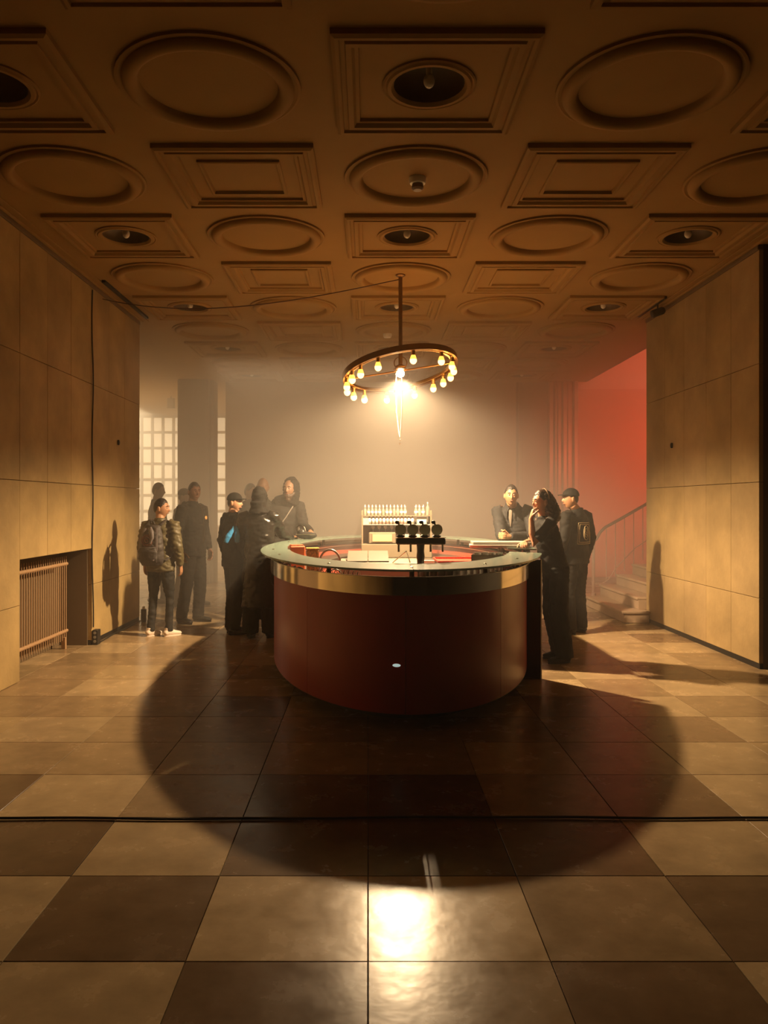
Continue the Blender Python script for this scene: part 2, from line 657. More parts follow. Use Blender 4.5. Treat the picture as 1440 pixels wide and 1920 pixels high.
for i in range(-2, 3):
    for k in KS:
        x, y = cell_center(i, k)
        if (i + k) % 2:
            link('round_moulding', rd_me, parent=ceil, loc=(x, y, ZC))
        elif i % 2:
            link('panel_moulding', sq2_me, parent=ceil, loc=(x, y, ZC))
        else:
            link('square_moulding', sq_me, parent=ceil, loc=(x, y, ZC))
            link('dome_rim', dr_me, parent=ceil, loc=(x, y, ZC))
            if k >= 0:
                t = empty('ceiling_light', (x, y, ZC), label='unlit recessed dome light, %s, %s' % (COLN[i], ROWN[k]), cat='ceiling light', group='recessed dome lights in the square coffers')
                link('reflector', dome_me, parent=t)
                link('bulb', blb_me, parent=t)
            else:
                link('dome_recess', dome_me, parent=ceil, loc=(x, y, ZC))
# border mouldings along the walls
tag(MB().bev(XL + .02, XL + .05, -1.5, YL, ZC - .018, ZC, .004).bev(XL + .10, XL + .12, -1.5, YL, ZC - .012, ZC, .003).build('trim_1', M_CEIL), kind='structure')
tag(MB().bev(XR - .05, XR - .02, -1.5, YR, ZC - .018, ZC, .004).bev(XR - .12, XR - .10, -1.5, YR, ZC - .012, ZC, .003).build('trim_2', M_CEIL), kind='structure')
tag(MB().bev(-2.99, XL + .012, -1.5, YL, ZC - .05, ZC - .001, .004).build('trim_3', M_NICHE), kind='structure')
tag(MB().bev(XR - .012, XR + .04, Y0R, YR, ZC - .05, ZC - .001, .004).build('trim_4', M_NICHE), kind='structure')

# back of the room
YB = 15.3
wb = MB().box(-2.75, 2.86, YB, YB + .3, 0, ZC + .1)
tag(wb.build('wall_back', M_BACKW), kind='structure')
tag(MB().box(2.86, 3.50, YB + .02, YB + .3, 0, ZC + .1).bev(2.9, 2.98, YB - .03, YB + .02, 0, ZC, .006).build('wall_back_dark', mat('dark_panel', (.20, .15, .09), .5)), kind='structure')
pl = MB()
for x0, x1, dp in ((3.48, 3.56, .10), (3.58, 3.62, .14), (3.65, 3.72, .08), (3.74, 3.82, .12), (3.84, 3.93, .07), (3.95, 4.03, .13)):
    pl.bev(x0, x1, YB - dp, YB + .05, 0, ZC, .012)
pl.box(3.48, 4.03, YB, YB + .3, 0, ZC)
tag(pl.build('wall_back_pilaster', mat('pilaster_paint', (.34, .20, .14), .3), smooth=20), kind='structure')
tag(MB().box(4.03, 8, YB, YB + .3, 0, ZC - .14).build('wall_back_right', M_REDW), kind='structure')
tag(MB().bev(4.03, 8, YB - .05, YB, 0, .1, .005).build('baseboard_back', M_RAIL), kind='structure')
sw = MB()
sw.box(4.03, 8, YB + .02, YB + .3, ZC - .14, 6.0)
sw.box(4.2, 8, YR, YB + .3, 6.0, 6.1)
sw.box(7.9, 8, YR, YB, 0, 6)
sw.box(4.15, 4.2, YR, YB, ZC + .3, 6)
sw.box(4.2, 8, YR - .1, YR, ZC + .1, 6)
tag(sw.build('wall_stairwell', M_SALM), kind='structure')
pc = MB()
pc.bev(-3.60, -3.0, 14.95, 15.55, 0, ZC, .02)
pc.bev(-3.0, -2.93, 15.05, 15.45, 0, ZC, .01)
tag(pc.build('wall_pillar', M_PILLAR), kind='structure')
# lobby behind the pillar
tag(MB().box(-8, -2.75, 20.6, 20.8, 0, ZC + .1).box(-8.1, -8, -1.5, 20.8, 0, ZC + .1).box(-2.8, -2.75, YB + .3, 20.6, 0, ZC + .1).build('wall_lobby', M_BACKW), kind='structure')
wn = empty('window_1', (0, 20.6, 0))
tag(wn, kind='structure')
fr = MB()
cw, chh = .275, .41
cols, rows = 13, 7
wx1, wz1 = -3.68, 3.78
pane_me = MB().bev(.045, cw - .025, 0, .012, .045, chh - .025, .004).mesh('pane')
pane_me.materials.append(M_PANE)
for c in range(cols + 1):
    x = wx1 - c * cw
    fr.bev(x - .03, x + .03, -.05, .0, wz1 - rows * chh - .03, wz1 + .03, .006)
for r in range(rows + 1):
    z = wz1 - r * chh
    fr.bev(wx1 - cols * cw, wx1, -.045, .0, z - .03, z + .03, .006)
fr.build('window_frame', M_CREAM, wn)
for c in range(cols):
    for r in range(rows):
        link('pane', pane_me, parent=wn, loc=(wx1 - (c + 1) * cw, -.014, wz1 - (r + 1) * chh))

# haze: stage fog, thin in front and thick behind the bar


def haze(name, box, dens, col, aniso):
    m = bpy.data.materials.new(name)
    m.use_nodes = True
    nt = m.node_tree
    nt.nodes.clear()
    out = nt.nodes.new('ShaderNodeOutputMaterial')
    v = nt.nodes.new('ShaderNodeVolumeScatter')
    v.inputs['Color'].default_value = (*col, 1)
    v.inputs['Density'].default_value = dens
    v.inputs['Anisotropy'].default_value = aniso
    nt.links.new(v.outputs[0], out.inputs['Volume'])
    o = MB().box(*box).build(name, m)
    tag(o, 'warm stage haze hanging in the hall', 'haze', kind='stuff')
    return o


haze('thin_haze', (-2.9, 3.5, -1.4, 6.9, .002, ZC - .06), .004, (.98, .93, .86), .35)
tag(haze('lamp_haze', (-2.9, 3.5, 6.901, 9.6, .002, ZC - .06), .021, (.99, .95, .88), .35), 'light warm haze glowing round the hanging lamp')
tag(haze('thick_haze', (-7.9, 7.8, 9.601, 20.45, .002, ZC - .002), .165, (.995, .955, .88), .0), 'thick warm haze filling the back of the hall behind the bar')

# staircase up to the right
st = empty('staircase', (3.2, 10.0, 0), label='stone staircase with curved dark handrail rising behind the right wall', cat='staircase')
ST = [(3.20, 9.97), (3.44, 10.14), (3.68, 10.14), (3.92, 10.14), (4.16, 10.14), (4.40, 10.14), (4.64, 10.14), (4.88, 10.14), (5.12, 10.14)]
for n, (x, y) in enumerate(ST):
    z = .155 * (n + 1)
    y1 = 12.0 if n == 0 else 11.8
    x1 = XR - .005 if n == 0 else x + .3
    b = MB()
    if n == 0:
        b.bev(x + .03, XR - .006, y + .02, y1, 0, z - .035, .01).bev(x, XR - .004, y, y1, z - .035, z, .008)
        b.box(XR - .01, x + .5, YR + .02, y1, 0, z - .002)
    else:
        b.bev(x + .02, x + .5, y, y1, z - .155, z - .035, .004).bev(x, x + .5, y, y1, z - .035, z, .008)
    o = b.build('step', M_STEP, st)
    o.matrix_parent_inverse = Matrix.Translation((-3.2, -10.0, 0))
ys = 11.7


def stair_part(mb, name, m, smooth=40, label=None):
    o = mb.build(name, m, st, smooth)
    o.matrix_parent_inverse = Matrix.Translation((-3.2, -10.0, 0))
    if label:
        o['label'] = label
    return o


stair_part(MB().lathe([(.035, .155), (.035, .19), (.024, .2), (.024, .9), (.03, .92), (.03, .945)], 14, (3.33, ys, 0)), 'newel_post', M_RAILL)
rp = [(3.16, ys, .925), (3.33, ys, .945), (3.37, ys, .99), (3.43, ys, 1.09), (3.5, ys, 1.16), (3.7, ys, 1.27), (4.1, ys, 1.50), (4.6, ys, 1.83), (5.3, ys, 2.28)]
stair_part(MB().loft(rp, (.03, .022), 10, (0, 1, 0)), 'handrail', M_RAIL)
for n in range(10):
    x = 3.52 + n * .135
    zt = 1.17 + (x - 3.5) * .56
    stair_part(MB().tube([(x, ys, .31 + (x - 3.44) * .6), (x, ys, zt)], .007, 6), 'baluster', M_RAILL)
stair_part(MB().tube([(3.34, ys, .32), (3.46, ys, .33), (3.56, ys, .40), (3.66, ys, .56), (3.95, ys, .86), (4.4, ys, 1.16)], .008, 6), 'lower_rail', M_RAILL)

# radiator in the niche
ra = empty('radiator', (-3.16, N0 + .05, 0), label='old brown column radiator in the niche of the left wall', cat='radiator')
fin = MB()
fin.loft([(0, 0, .09), (0, 0, .13), (0, 0, .92), (0, 0, .96)], [(.005, .005), (.0062, .0055), (.0062, .0055), (.005, .005)], 8)
fin_me = fin.mesh('fin', smooth=40)
M_RAD = mat('radiator_paint', (.42, .26, .14), .45)
fin_me.materials.append(M_RAD)
for n in range(29):
    link('fin', fin_me, parent=ra, loc=(0, .03 + n * .0535, 0))
for z in (.18, .88):
    MB().tube([(0, .0, z), (0, 1.55, z)], .018, 8).build('manifold', M_RAD, ra, 40)
for y in (.05, 1.45):
    MB().box(-.02, .02, y, y + .04, 0, .12).build('foot', M_RAD, ra)
ORD = ['first', 'second', 'third', 'fourth', 'fifth', 'sixth', 'seventh', 'eighth', 'ninth', 'tenth', 'eleventh', 'twelfth', 'thirteenth', 'fourteenth', 'fifteenth', 'sixteenth', 'seventeenth', 'eighteenth']

# ---------------------------------------------------------------- the oval bar
BX, BY = .29, 8.05
ZT = 1.085


def arc(a, b, t0, t1, n, z=0):
    return [Vector((a * math.cos(t0 + (t1 - t0) * i / n), b * math.sin(t0 + (t1 - t0) * i / n), z)) for i in range(n + 1)]


def ring_solid(mb, ao, bo, ai, bi, z0, z1, t0, t1, n=72, ch=0):
    """solid elliptical ring segment; outer (ao,bo), inner (ai,bi)"""
    full = abs(t1 - t0) > 2 * PI - 1e-4
    O, I = arc(ao, bo, t0, t1, n), arc(ai, bi, t0, t1, n)
    vs = []
    for p, q in zip(O, I):
        vs += [(p.x, p.y, z0), (p.x, p.y, z1), (q.x, q.y, z1), (q.x, q.y, z0)]
    fs = []
    for i in range(n):
        a, b = i * 4, (i + 1) * 4
        for k in range(4):
            k2 = (k + 1) % 4
            fs.append((a + k, b + k, b + k2, a + k2))
    if not full:
        fs += [(0, 1, 2, 3), (n * 4 + 3, n * 4 + 2, n * 4 + 1, n * 4)]
    return mb.add(vs, fs)


R_ = math.radians
GA, GB = R_(-12), R_(-25)                      # the staff opening lies between these angles
T0, T1 = GA, 2 * PI + GB
bar = empty('bar', (BX, BY, 0), label='oval dark red lacquered bar counter with chrome band and frosted glass top', cat='bar counter')
# lacquered front in bent sheets, one per joint
joints = [R_(v) for v in (-12, 22, 58, 92, 126, 160, 196, 232, 268, 304, 335)]
for a, b in zip(joints[:-1], joints[1:]):
    ring_solid(MB(), 1.20, 2.80, 1.17, 2.75, .107, .93, a + .0012, b - .0012, 16).build('front_panel', M_LACQ, bar, 30)
ring_solid(MB(), 1.165, 2.745, 1.13, 2.70, .107, .985, T0 + .002, T1 - .002).build('inner_panel', M_LACQI, bar, 30)
ring_solid(MB(), 1.02, 2.50, .98, 2.44, 0, .107, T0 + .01, T1 - .01).build('plinth', M_BLACK, bar, 30)
ring_solid(MB(), 1.20, 2.79, .99, 2.45, .100, .1065, T0 + .002, T1 - .002).build('bottom_board', M_BLACK, bar, 30)
ring_solid(MB(), 1.233, 2.87, 1.225, 2.86, .903, 1.022, T0, T1).build('chrome_band', M_CHROME, bar, 30)
ring_solid(MB(), 1.226, 2.86, 1.10, 2.62, .965, .975, T0, T1).build('band_shelf', M_CHROME, bar, 30)
ring_solid(MB(), 1.236, 2.873, 1.222, 2.855, 1.022, 1.027, T0, T1).build('band_lip', M_STEEL, bar, 30)
ring_solid(MB(), 1.09, 2.64, .80, 2.20, .84, .87, T0 + .01, T1 - .01).build('worktop', M_STEEL, bar, 30)
ring_solid(MB(), 1.12, 2.68, .83, 2.24, .12, .835, T0 + .02, T1 - .02).build('inner_cabinet', M_LACQI, bar, 30)
# glass top in segments
gj = [T0, R_(40), R_(88), R_(136), R_(184), R_(228), R_(270), T1]
for a, b in zip(gj[:-1], gj[1:]):
    ring_solid(MB(), 1.32, 3.0, 1.06, 2.48, ZT - .014, ZT, a + .0015, b - .0015, 20).build('glass_top', M_GLASS, bar, 30)
for t in (-12.8 + 1.5, 15, 45, 75, 105, 135, 165, 195, 212, 242, 270, 296, 315, 333.5):
    t = R_(t)
    x, y = 1.205 * math.cos(t), 2.80 * math.sin(t)
    MB().lathe([(.017, .97), (.017, ZT - .016), (.024, ZT - .0145)], 14, (x, y, 0)).build('spacer', M_DSTEEL, bar, 40)
    MB().lathe([(.012, ZT), (.012, ZT + .004), (.006, ZT + .006)], 12, (x, y, 0)).build('stud', M_STEEL, bar, 40)
# end boards at the opening
for t, w in ((GB, .028), (GA, -.028)):
    po = Vector((1.315 * math.cos(t), 2.97 * math.sin(t), 0))
    pi_ = Vector((.83 * math.cos(t), 2.24 * math.sin(t), 0))
    d = (po - pi_).normalized()
    n = Vector((-d.y, d.x, 0))
    M = Matrix((( d.x, n.x, 0, pi_.x), (d.y, n.y, 0, pi_.y), (0, 0, 1, 0), (0, 0, 0, 1)))
    L_ = (po - pi_).length
    y0, y1 = (0, .03) if w > 0 else (-.03, 0)
    MB().bev(0, L_, y0, y1, 0, 1.03 if w > 0 else 1.0, .004, M=M).build('end_panel', mat('end_panel_wood', (.055, .013, .008), .35), bar)
# oval badge, low on the front, its glint put in as weak emission
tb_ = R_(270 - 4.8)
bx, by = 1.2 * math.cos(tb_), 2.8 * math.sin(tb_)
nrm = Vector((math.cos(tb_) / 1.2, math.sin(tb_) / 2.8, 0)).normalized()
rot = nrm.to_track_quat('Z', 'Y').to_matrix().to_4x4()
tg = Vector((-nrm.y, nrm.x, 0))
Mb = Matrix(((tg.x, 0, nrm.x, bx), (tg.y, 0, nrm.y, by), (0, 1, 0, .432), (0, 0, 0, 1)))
MB().lathe([(.027, -.002), (.027, .003), (.023, .006), (.0, .007)], 24, M=Mb @ Matrix.Scale(.40, 4, (0, 1, 0))).build('badge', mat('badge_glint', (.8, .85, .8), .3, emit=(.75, 1, .92), estr=.35), bar, 40)
bar.children[-1]['label'] = 'small oval badge with a glowing glint low on the front'


def onbar(x, y, z=.87):
    return Vector((x, y, z))


# beer tap tower
TY = 5.95
tp = empty('beer_tap', (.395, TY, .87), label='T-shaped steel beer tap with four round dials on the front counter', cat='beer tap')
MB().lathe([(.055, 0), (.055, .012), (.03, .02), (.026, .03), (.026, .2), (.031, .24), (.027, .28), (.03, .33)], 20).build('column', M_DSTEEL, tp, 40)
MB().bev(-.185, .185, -.035, .035, .33, .378, .008).build('crossbar', M_DSTEEL, tp)
MB().bev(-.187, .187, -.037, .037, .378, .383, .002).build('top_plate', M_CHROME, tp)
for n in range(4):
    x = -.15 + n * .0905
    Mx = Matrix.Translation((x, 0, .442)) @ Matrix.Rotation(PI / 2, 4, 'X')
    MB().lathe([(.02, 0), (.032, .004), (.034, .012), (.016, .018), (.014, .03)], 18, (x, 0, .383)).build('dial_foot', M_RUBBER, tp, 40)
    d = MB().lathe([(.041, -.014), (.041, .018), (.038, .022), (.036, .018), (.03, .014), (.0, .014)], 28, M=Mx).build('dial', M_RUBBER, tp, 40)
    MB().lathe([(.030, .0145), (.030, .018), (.02, .0185), (.013, .022), (.0, .022)], 24, M=Mx).build('dial_face', M_DOT, d, 40)
    MB().lathe([(.041, .016), (.0425, .019), (.041, .022), (.037, .0225)], 28, M=Mx).build('dial_rim', mat('dial_rim_metal', (.8, .68, .5), .4, .6), d, 40)
    k = MB().tube([(x - .012, 0, .478), (x - .02, 0, .495)], .007, 8).ball((x - .026, -.002, .497), (.017, .014, .013), 12, 8)
    k.build('tap_knob', M_RUBBER, tp, 40)
for n, x in enumerate((-.165, -.075, .075, .165)):
    MB().tube([(x, .0, .332), (x, -.0, .30), (x, -.004, .275)], .008, 8).build('spout', M_STEEL, tp, 40)
for x0 in (-.14, -.045, .05):
    pass

# rack of bottles at the back of the bar
RY = 9.55
rk = empty('bottle_rack', (.34, RY, .87), label='tall cream bottle rack with glass shelves in the middle of the bar', cat='shelf rack')
# it stands on a cabinet island inside the bar
isl = empty('island_counter', (.35, 9.35, 0), label='steel-topped cream counter island inside the bar under the bottle rack', cat='counter')
MB().bev(-.42, .42, -.35, .42, 0, .82, .01).build('body', M_CREAM, isl)
MB().bev(-.44, .44, -.38, .44, .82, .87, .006).build('countertop', M_STEEL, isl)
for n in range(4):
    MB().bev(-.40 + n * .2, -.40 + n * .2 + .185, -.365, -.352, .45, .79, .005).build('cabinet_door', M_CREAM, isl)
    MB().tube([(-.40 + n * .2 + .05, -.375, .70), (-.40 + n * .2 + .135, -.375, .70)], .006, 8).build('handle', M_DSTEEL, isl, 40)
RW = .42
k = .87
b = MB().bev(-RW, RW, -.16, .16, 0, .16, .006)
b.build('base', M_CREAM, rk)
b = MB().bev(-RW, RW, .13, .15, .16, .42, .003)
b.build('back_board', M_CREAM, rk)
for x in (-RW + .012, RW - .012):
    for y in (-.14, .14):
        MB().bev(x - .01, x + .01, y - .01, y + .01, .16, .56, .002).build('post', M_CREAM, rk)
for z in (.385, .49):
    MB().bev(-RW, RW, -.15, .15, z, z + .008, .002).build('shelf', M_GREYSLAB if z < .4 else M_CREAM, rk)
ibody = MB().bev(-.30, .02, -.14, .1, .165, .30, .01).bev(-.27, -.01, -.15, -.14, .18, .285, .004)
o = ibody.build('drinks_cooler', M_CREAM)
o.location = (.34 - .03, RY, .87)
tag(o, 'small cream drinks cooler with amber window on the bottom of the bottle rack', 'cooler')
o2 = MB().bev(-.255, -.025, -.156, -.151, .19, .275, .002).build('window', mat('amber_window', (.6, .45, .2), .2), o)


def bottle_mesh(name, r, h, neck, matg):
    mb = MB().lathe([(.0, 0), (r * .9, 0), (r, .006), (r, h * .58), (r * .85, h * .68), (neck, h * .78), (neck, h * .94), (neck * 1.2, h * .95), (neck * 1.2, h), (.0, h)], 14)
    me = mb.mesh(name, smooth=40)
    me.materials.append(matg)
    return me


M_BOTT = mat('bottle_glass', (.52, .45, .36), .08, trans=.55, ior=1.35)
bt_me = bottle_mesh('bottle', .017, .105, .006, M_BOTT)
cap_me = MB().lathe([(.0085, .098), (.0085, .112), (.006, .116), (.004, .128), (.0, .129)], 10).mesh('cap', smooth=40)
cap_me.materials.append(mat('bottle_cap', (.85, .55, .48), .3))
cap2_me = MB().lathe([(.0085, .098), (.0085, .112), (.0, .113)], 10).mesh('cap', smooth=40)
cap2_me.materials.append(M_WHITE)
lab_me = MB().lathe([(.0174, .018), (.0174, .052)], 14).mesh('paper_label', smooth='all')
lab_me.materials.append(M_PAPER)
labp_me = MB().lathe([(.0194, .012), (.0194, .085)], 14).mesh('paper_label', smooth='all')
labp_me.materials.append(M_PAPER)
labq_me = lab_me.copy()
labq_me = MB().lathe([(.0194, .012), (.0194, .085)], 14).mesh('paper_label', smooth='all')
labq_me.materials.append(M_PINK)
n = 0
for row in range(2):
    for q in range(18):
        x = -.375 + q * .0435
        if 11.5 < q < 13.5 or q > 16:
            continue
        n += 1
        t = empty('bottle', (.34 + x, RY - .09 + row * .09, .87 + .499), label='%s clear bottle from the left in the %s row on the rack top shelf' % (ORD[q - 2 * (q > 13)], ('front', 'back')[row]), cat='bottle', group='bottles on the top shelf of the rack')
        link('body', bt_me, parent=t)
        link('cap', cap_me if (q % 2 == row) else cap2_me, parent=t)
        if random.random() < .5:
            link('paper_label', lab_me, parent=t)
# taller single bottle at the right end
t = empty('bottle', (.34 + .375, RY - .05, .87 + .499), label='single taller bottle at the right end of the rack top shelf', cat='bottle')
link('body', bottle_mesh('bottle_tall', .021, .15, .007, M_BOTT), parent=t)
MB().lathe([(.009, .142), (.009, .158), (.0, .16)], 10).build('cap', mat('bottle_cap', (.8, .4, .3), .3), t, 40)
low_me = bottle_mesh('bottle_low', .019, .097, .008, M_BOTT)
for q in range(13):
    x = -.32 + q * .0425
    t = empty('bottle', (.34 + x, RY - .11, .87 + .393), label='%s paper-labelled bottle from the left on the lower rack shelf' % ORD[q], cat='bottle', group='labelled bottles on the lower shelf of the rack')
    link('body', low_me, parent=t)
    link('paper_label', labq_me if q in (3, 5, 9) else labp_me, parent=t)
scr = empty('display', (.34 + .30, RY - .12, .87 + .393), label='small blue glowing display on the lower shelf of the rack', cat='display')
MB().bev(-.06, .06, 0, .02, 0, .085, .004).build('case', M_GREYSLAB, scr)
MB().bev(-.045, .045, -.003, .0, .03, .05, .001).build('screen', M_BLUEL, scr)
t = empty('box', (.34 - .38, RY - .11, .87 + .393), label='small grey card box at the left end of the lower rack shelf', cat='box')
MB().bev(-.035, .05, -.02, .06, 0, .075, .003).build('carton', M_GREYSLAB, t)
# stemmed glasses hanging in the rack bay
gl = MB().lathe([(.0, 0), (.03, 0), (.03, .003), (.004, .007), (.004, .045), (.02, .06), (.03, .085), (.026, .115), (.0245, .115), (.0285, .085), (.018, .062), (.0, .052)], 16)
gl_me = gl.mesh('glass', smooth=40)
gl_me.materials.append(M_CLEAR)
for q in range(5):
    o = link('glass', gl_me, loc=(.34 + .06 + q * .066, RY - .06, .87 + .161))
    tag(o, '%s stemmed glass from the left in the right bay of the rack' % ORD[q], 'glass', 'stemmed glasses in the rack bay')
for q in range(4):
    o = link('glass', gl_me, loc=(.34 - .28 + q * .075, RY - .04, .87 + .301))
    o.scale = (.8, .8, .65)
    tag(o, '%s small glass from the left on the cream drinks cooler' % ORD[q], 'glass', 'glasses on the drinks cooler')


def box_things():
    # left: orange lit box and amber jar
    t = empty('napkin_box', (-.67, 7.42, .87), .35, 'glowing orange red plastic box under the left rim of the glass top', 'box')
    MB().bev(-.075, .075, -.05, .05, 0, .245, .012).build('case', M_ORANGE, t)
    MB().bev(-.06, .06, -.035, .035, .245, .256, .004).build('lid', M_ORANGE, t)
    t = empty('jar', (-.50, 7.15, .87), .1, 'square glass jar of amber sweets beside the orange box', 'jar')
    MB().bev(-.055, .055, -.055, .055, 0, .225, .012).build('sweets', M_AMBER, t)
    MB().bev(-.06, .06, -.06, .06, .225, .24, .004).build('lid', M_AMBER, t)
    # tall curved tap on the sink
    t = empty('faucet', (-.40, 6.55, .87), 0, 'curved chrome sink faucet inside the bar on the left', 'faucet')
    pts = [(0, 0, 0)] + [(.085 - .085 * math.cos(a), 0, .15 + .105 * math.sin(a)) for a in [PI * q / 12 for q in range(13)]] + [(.17, 0, .09)]
    MB().tube(pts, .009, 10).build('spout', mat('bright_metal', (.85, .80, .72), .35, .3), t, 60)
    MB().lathe([(.022, 0), (.022, .03), (.012, .04)], 14).build('foot', M_CHROME, t, 40)
    MB().tube([(.0, -.02, .04), (-.03, -.06, .06)], .005, 8).build('lever', M_CHROME, t, 40)
    # hoses
    for n, (x, y, r) in enumerate(((-.30, 6.30, .10), (-.26, 6.2, .075))):
        o = MB().tube([(x - r * math.cos(PI * q / 14), y, .873 + r * 1.6 * math.sin(PI * q / 14)) for q in range(15)], .006, 8).build('hose', M_WHITE, None, 60)
        tag(o, ['larger', 'smaller'][n] + ' white bent hose arching over the sink rack', 'hose')
    # wire rack under the glass front left
    t = empty('dish_rack', (-.23, 5.95, .87), -.33, 'chrome wire dish rack behind the front left of the bar', 'dish rack')
    for q in range(12):
        x = -.20 + q * .036
        MB().tube([(x, -.10, 0), (x, -.10, .13), (x + .006, -.09, .145), (x + .012, -.08, .13), (x + .012, .06, .02)], .0035, 6).build('wire', M_CHROME, t, 60)
    MB().tube([(-.21, -.10, .01), (.22, -.10, .01)], .004, 6).tube([(-.21, .06, .02), (.22, .06, .02)], .004, 6).build('rail', M_CHROME, t, 60)
    # steel sink with its raised steel plate
    t = empty('sink', (.12, 7.3, .0), 0, 'large stainless sink unit with two plates inside the bar', 'sink')
    MB().bev(-.36, .36, -.32, .32, .0, .95, .01).build('cabinet', M_GREYSLAB, t)
    MB().bev(-.38, .38, -.34, .34, .95, .98, .006).build('top', mat('brushed_steel', (.30, .25, .19), .45, .6), t)
    M_ = Matrix.Translation((-.12, .05, 1.018)) @ Matrix.Rotation(R_(9), 4, 'X')
    MB().bev(-.19, -.002, -.22, .22, 0, .008, .002, M=M_).build('plate', mat('tan_plate', (.12, .09, .06), .5), t)
    MB().bev(.002, .19, -.22, .22, 0, .008, .002, M=M_).build('plate', mat('tan_plate', (.12, .09, .06), .5), t)
    MB().tube([(.10, -.28, .985), (.235, .02, 1.07), (.255, -.24, .985)], .006, 6).build('wire_stand', M_CHROME, t, 60)
    # red tray and boxes at the right
    t = empty('cabinet', (.84, 7.35, 0), 0, 'low red painted cabinet inside the bar under the red tray', 'cabinet')
    MB().bev(-.20, .19, -.27, .27, 0, .965, .008).build('body', M_LACQI, t)
    for x in (-.19, .005):
        MB().bev(x, x + .18, -.282, -.27, .55, .93, .004).build('door', M_LACQI, t)
    t = empty('tray', (.93, 7.35, .966), .0, 'bright red tray on the counter inside the bar right of the tap', 'tray')
    MB().bev(-.30, .12, -.28, .28, 0, .012, .004).build('base', mat('red_tray', (.75, .08, .04), .35), t)
    b = MB().bev(-.30, .12, -.285, -.275, .012, .03, .002).bev(-.30, .12, .275, .285, .012, .03, .002).bev(-.305, -.295, -.28, .28, .012, .03, .002)
    b.build('rim', mat('red_tray', (.75, .08, .04), .35), t)
    # glasses in a dark crate
    t = empty('crate', (.99, 6.52, .87), -.25, 'dark plastic crate of glasses behind the right rim of the glass top', 'crate')
    MB().bev(-.13, .13, -.09, -.082, 0, .22, .002).bev(-.13, .13, .082, .09, 0, .22, .002).bev(-.13, -.122, -.082, .082, 0, .22, .002).bev(.122, .13, -.082, .082, 0, .22, .002).bev(-.122, .122, -.082, .082, 0, .008, .001).build('case', M_DSTEEL, t)
    M4 = Matrix.Translation(t.location) @ Matrix.Rotation(-.25, 4, 'Z')
    tum = MB().lathe([(.0, 0), (.022, 0), (.026, .10), (.024, .10), (.020, .008), (.0, .008)], 14)
    tme = tum.mesh('tumbler', smooth=40)
    tme.materials.append(M_CLEAR)
    for i in range(4):
        for j in range(2):
            p = M4 @ Vector((-.09 + i * .06, -.04 + j * .075, .0085 + .127))
            o = link('tumbler', tme, loc=p)
            tag(o, '%s tumbler from the left in the %s row of the dark crate' % (ORD[i], ('near', 'far')[j]), 'tumbler', 'tumblers in the dark crate')
    t2 = empty('tumbler_insert', (t.location.x, t.location.y, .879), -.25, 'wire tray holding the tumblers up inside the dark crate', 'wire tray')
    MB().bev(-.12, .12, -.08, .08, 0, .125, .002).build('insert', M_STEEL, t2)
    # glasses standing on a low steel tray along the front right
    tr = MB()
    ring_solid(tr, 1.075, 2.585, .925, 2.395, 0, .062, R_(274.5), R_(317.5), 24)
    o = tr.build('glass_tray', M_STEEL, None, 30, (BX, BY, .8705))
    tag(o, 'long curved steel tray under the glass top along the front right of the bar', 'tray')
    for q in range(13):
        t_ = R_(276 + q * 3.3)
        for rr in (0, 1):
            a_, b_ = 1.04 - rr * .085, 2.54 - rr * .10
            p = (BX + a_ * math.cos(t_), BY + b_ * math.sin(t_), .933)
            o = link('tumbler', tme, loc=p)
            o.rotation_euler = (0, 0, q * .7)
            tag(o, '%s tumbler from the tap, %s row under the front right glass top' % (ORD[q], ('outer', 'inner')[rr]), 'tumbler', 'tumblers lined up under the front right glass')
    # bunched cable at both ends of the gap under the glass
    for (ta, tb2, nm, seed) in ((300, 334, 'white cable bunched under the right end of the glass top', 1), (200, 228, 'pale cable bunched under the left rim of the glass top', 2)):
        rnd = random.Random(seed)
        pts = []
        for q in range(60):
            t_ = R_(ta + (tb2 - ta) * q / 59)
            w = .03 * math.sin(q * .55) + .01 * rnd.uniform(-1, 1)
            pts.append((BX + (1.165 + w) * math.cos(t_), BY + (2.76 + w) * math.sin(t_), .998 + .016 * math.sin(q * .83 + seed)))
        tag(MB().tube(pts, .007, 6).build('cable', M_WHITE, None, 60), nm, 'cable')
    # folded flap slabs resting by the opening
    for n, (dz, dx, nm) in enumerate(((0, 0, 'grey bar hatch slab lying lower by the opening at the right'), (.027, .03, 'grey bar hatch slab lying on top of the lower slab at the right'))):
        M_ = Matrix.Translation((1.28 + dx, 7.72 + dx * 2, ZT + .001 + dz)) @ Matrix.Rotation(R_(-6 + 4 * n), 4, 'Z')
        o = MB().bev(-.29, .27, -.14, .14, 0, .025, .003, M=M_).build('hatch_slab', M_GREYSLAB)
        tag(o, nm, 'slab')
    # bag/camera on the glass at the back left
    t = empty('bum_bag', (-.735, 9.5, ZT), -.2, 'shiny black bag lying on the glass top beside the bearded man', 'bag')
    me = remeshed(MB().ball((0, 0, .045), (.13, .06, .045), 16, 10).ball((-.06, 0, .085), (.05, .045, .04), 12, 8), 'pouch', .01, 2, .004, 20)
    link('pouch', me, mat('shiny_black', (.03, .03, .03), .25), t)
    MB().tube([(-.11, 0, .07), (-.13, .0, .14), (-.08, 0, .17), (-.03, 0, .14), (-.01, 0, .09)], .009, 8).build('handle', M_DSTEEL, t, 60)
    MB().bev(-.12, .12, -.064, -.058, .055, .062, .002).build('zip', M_CHROME, t)


box_things()

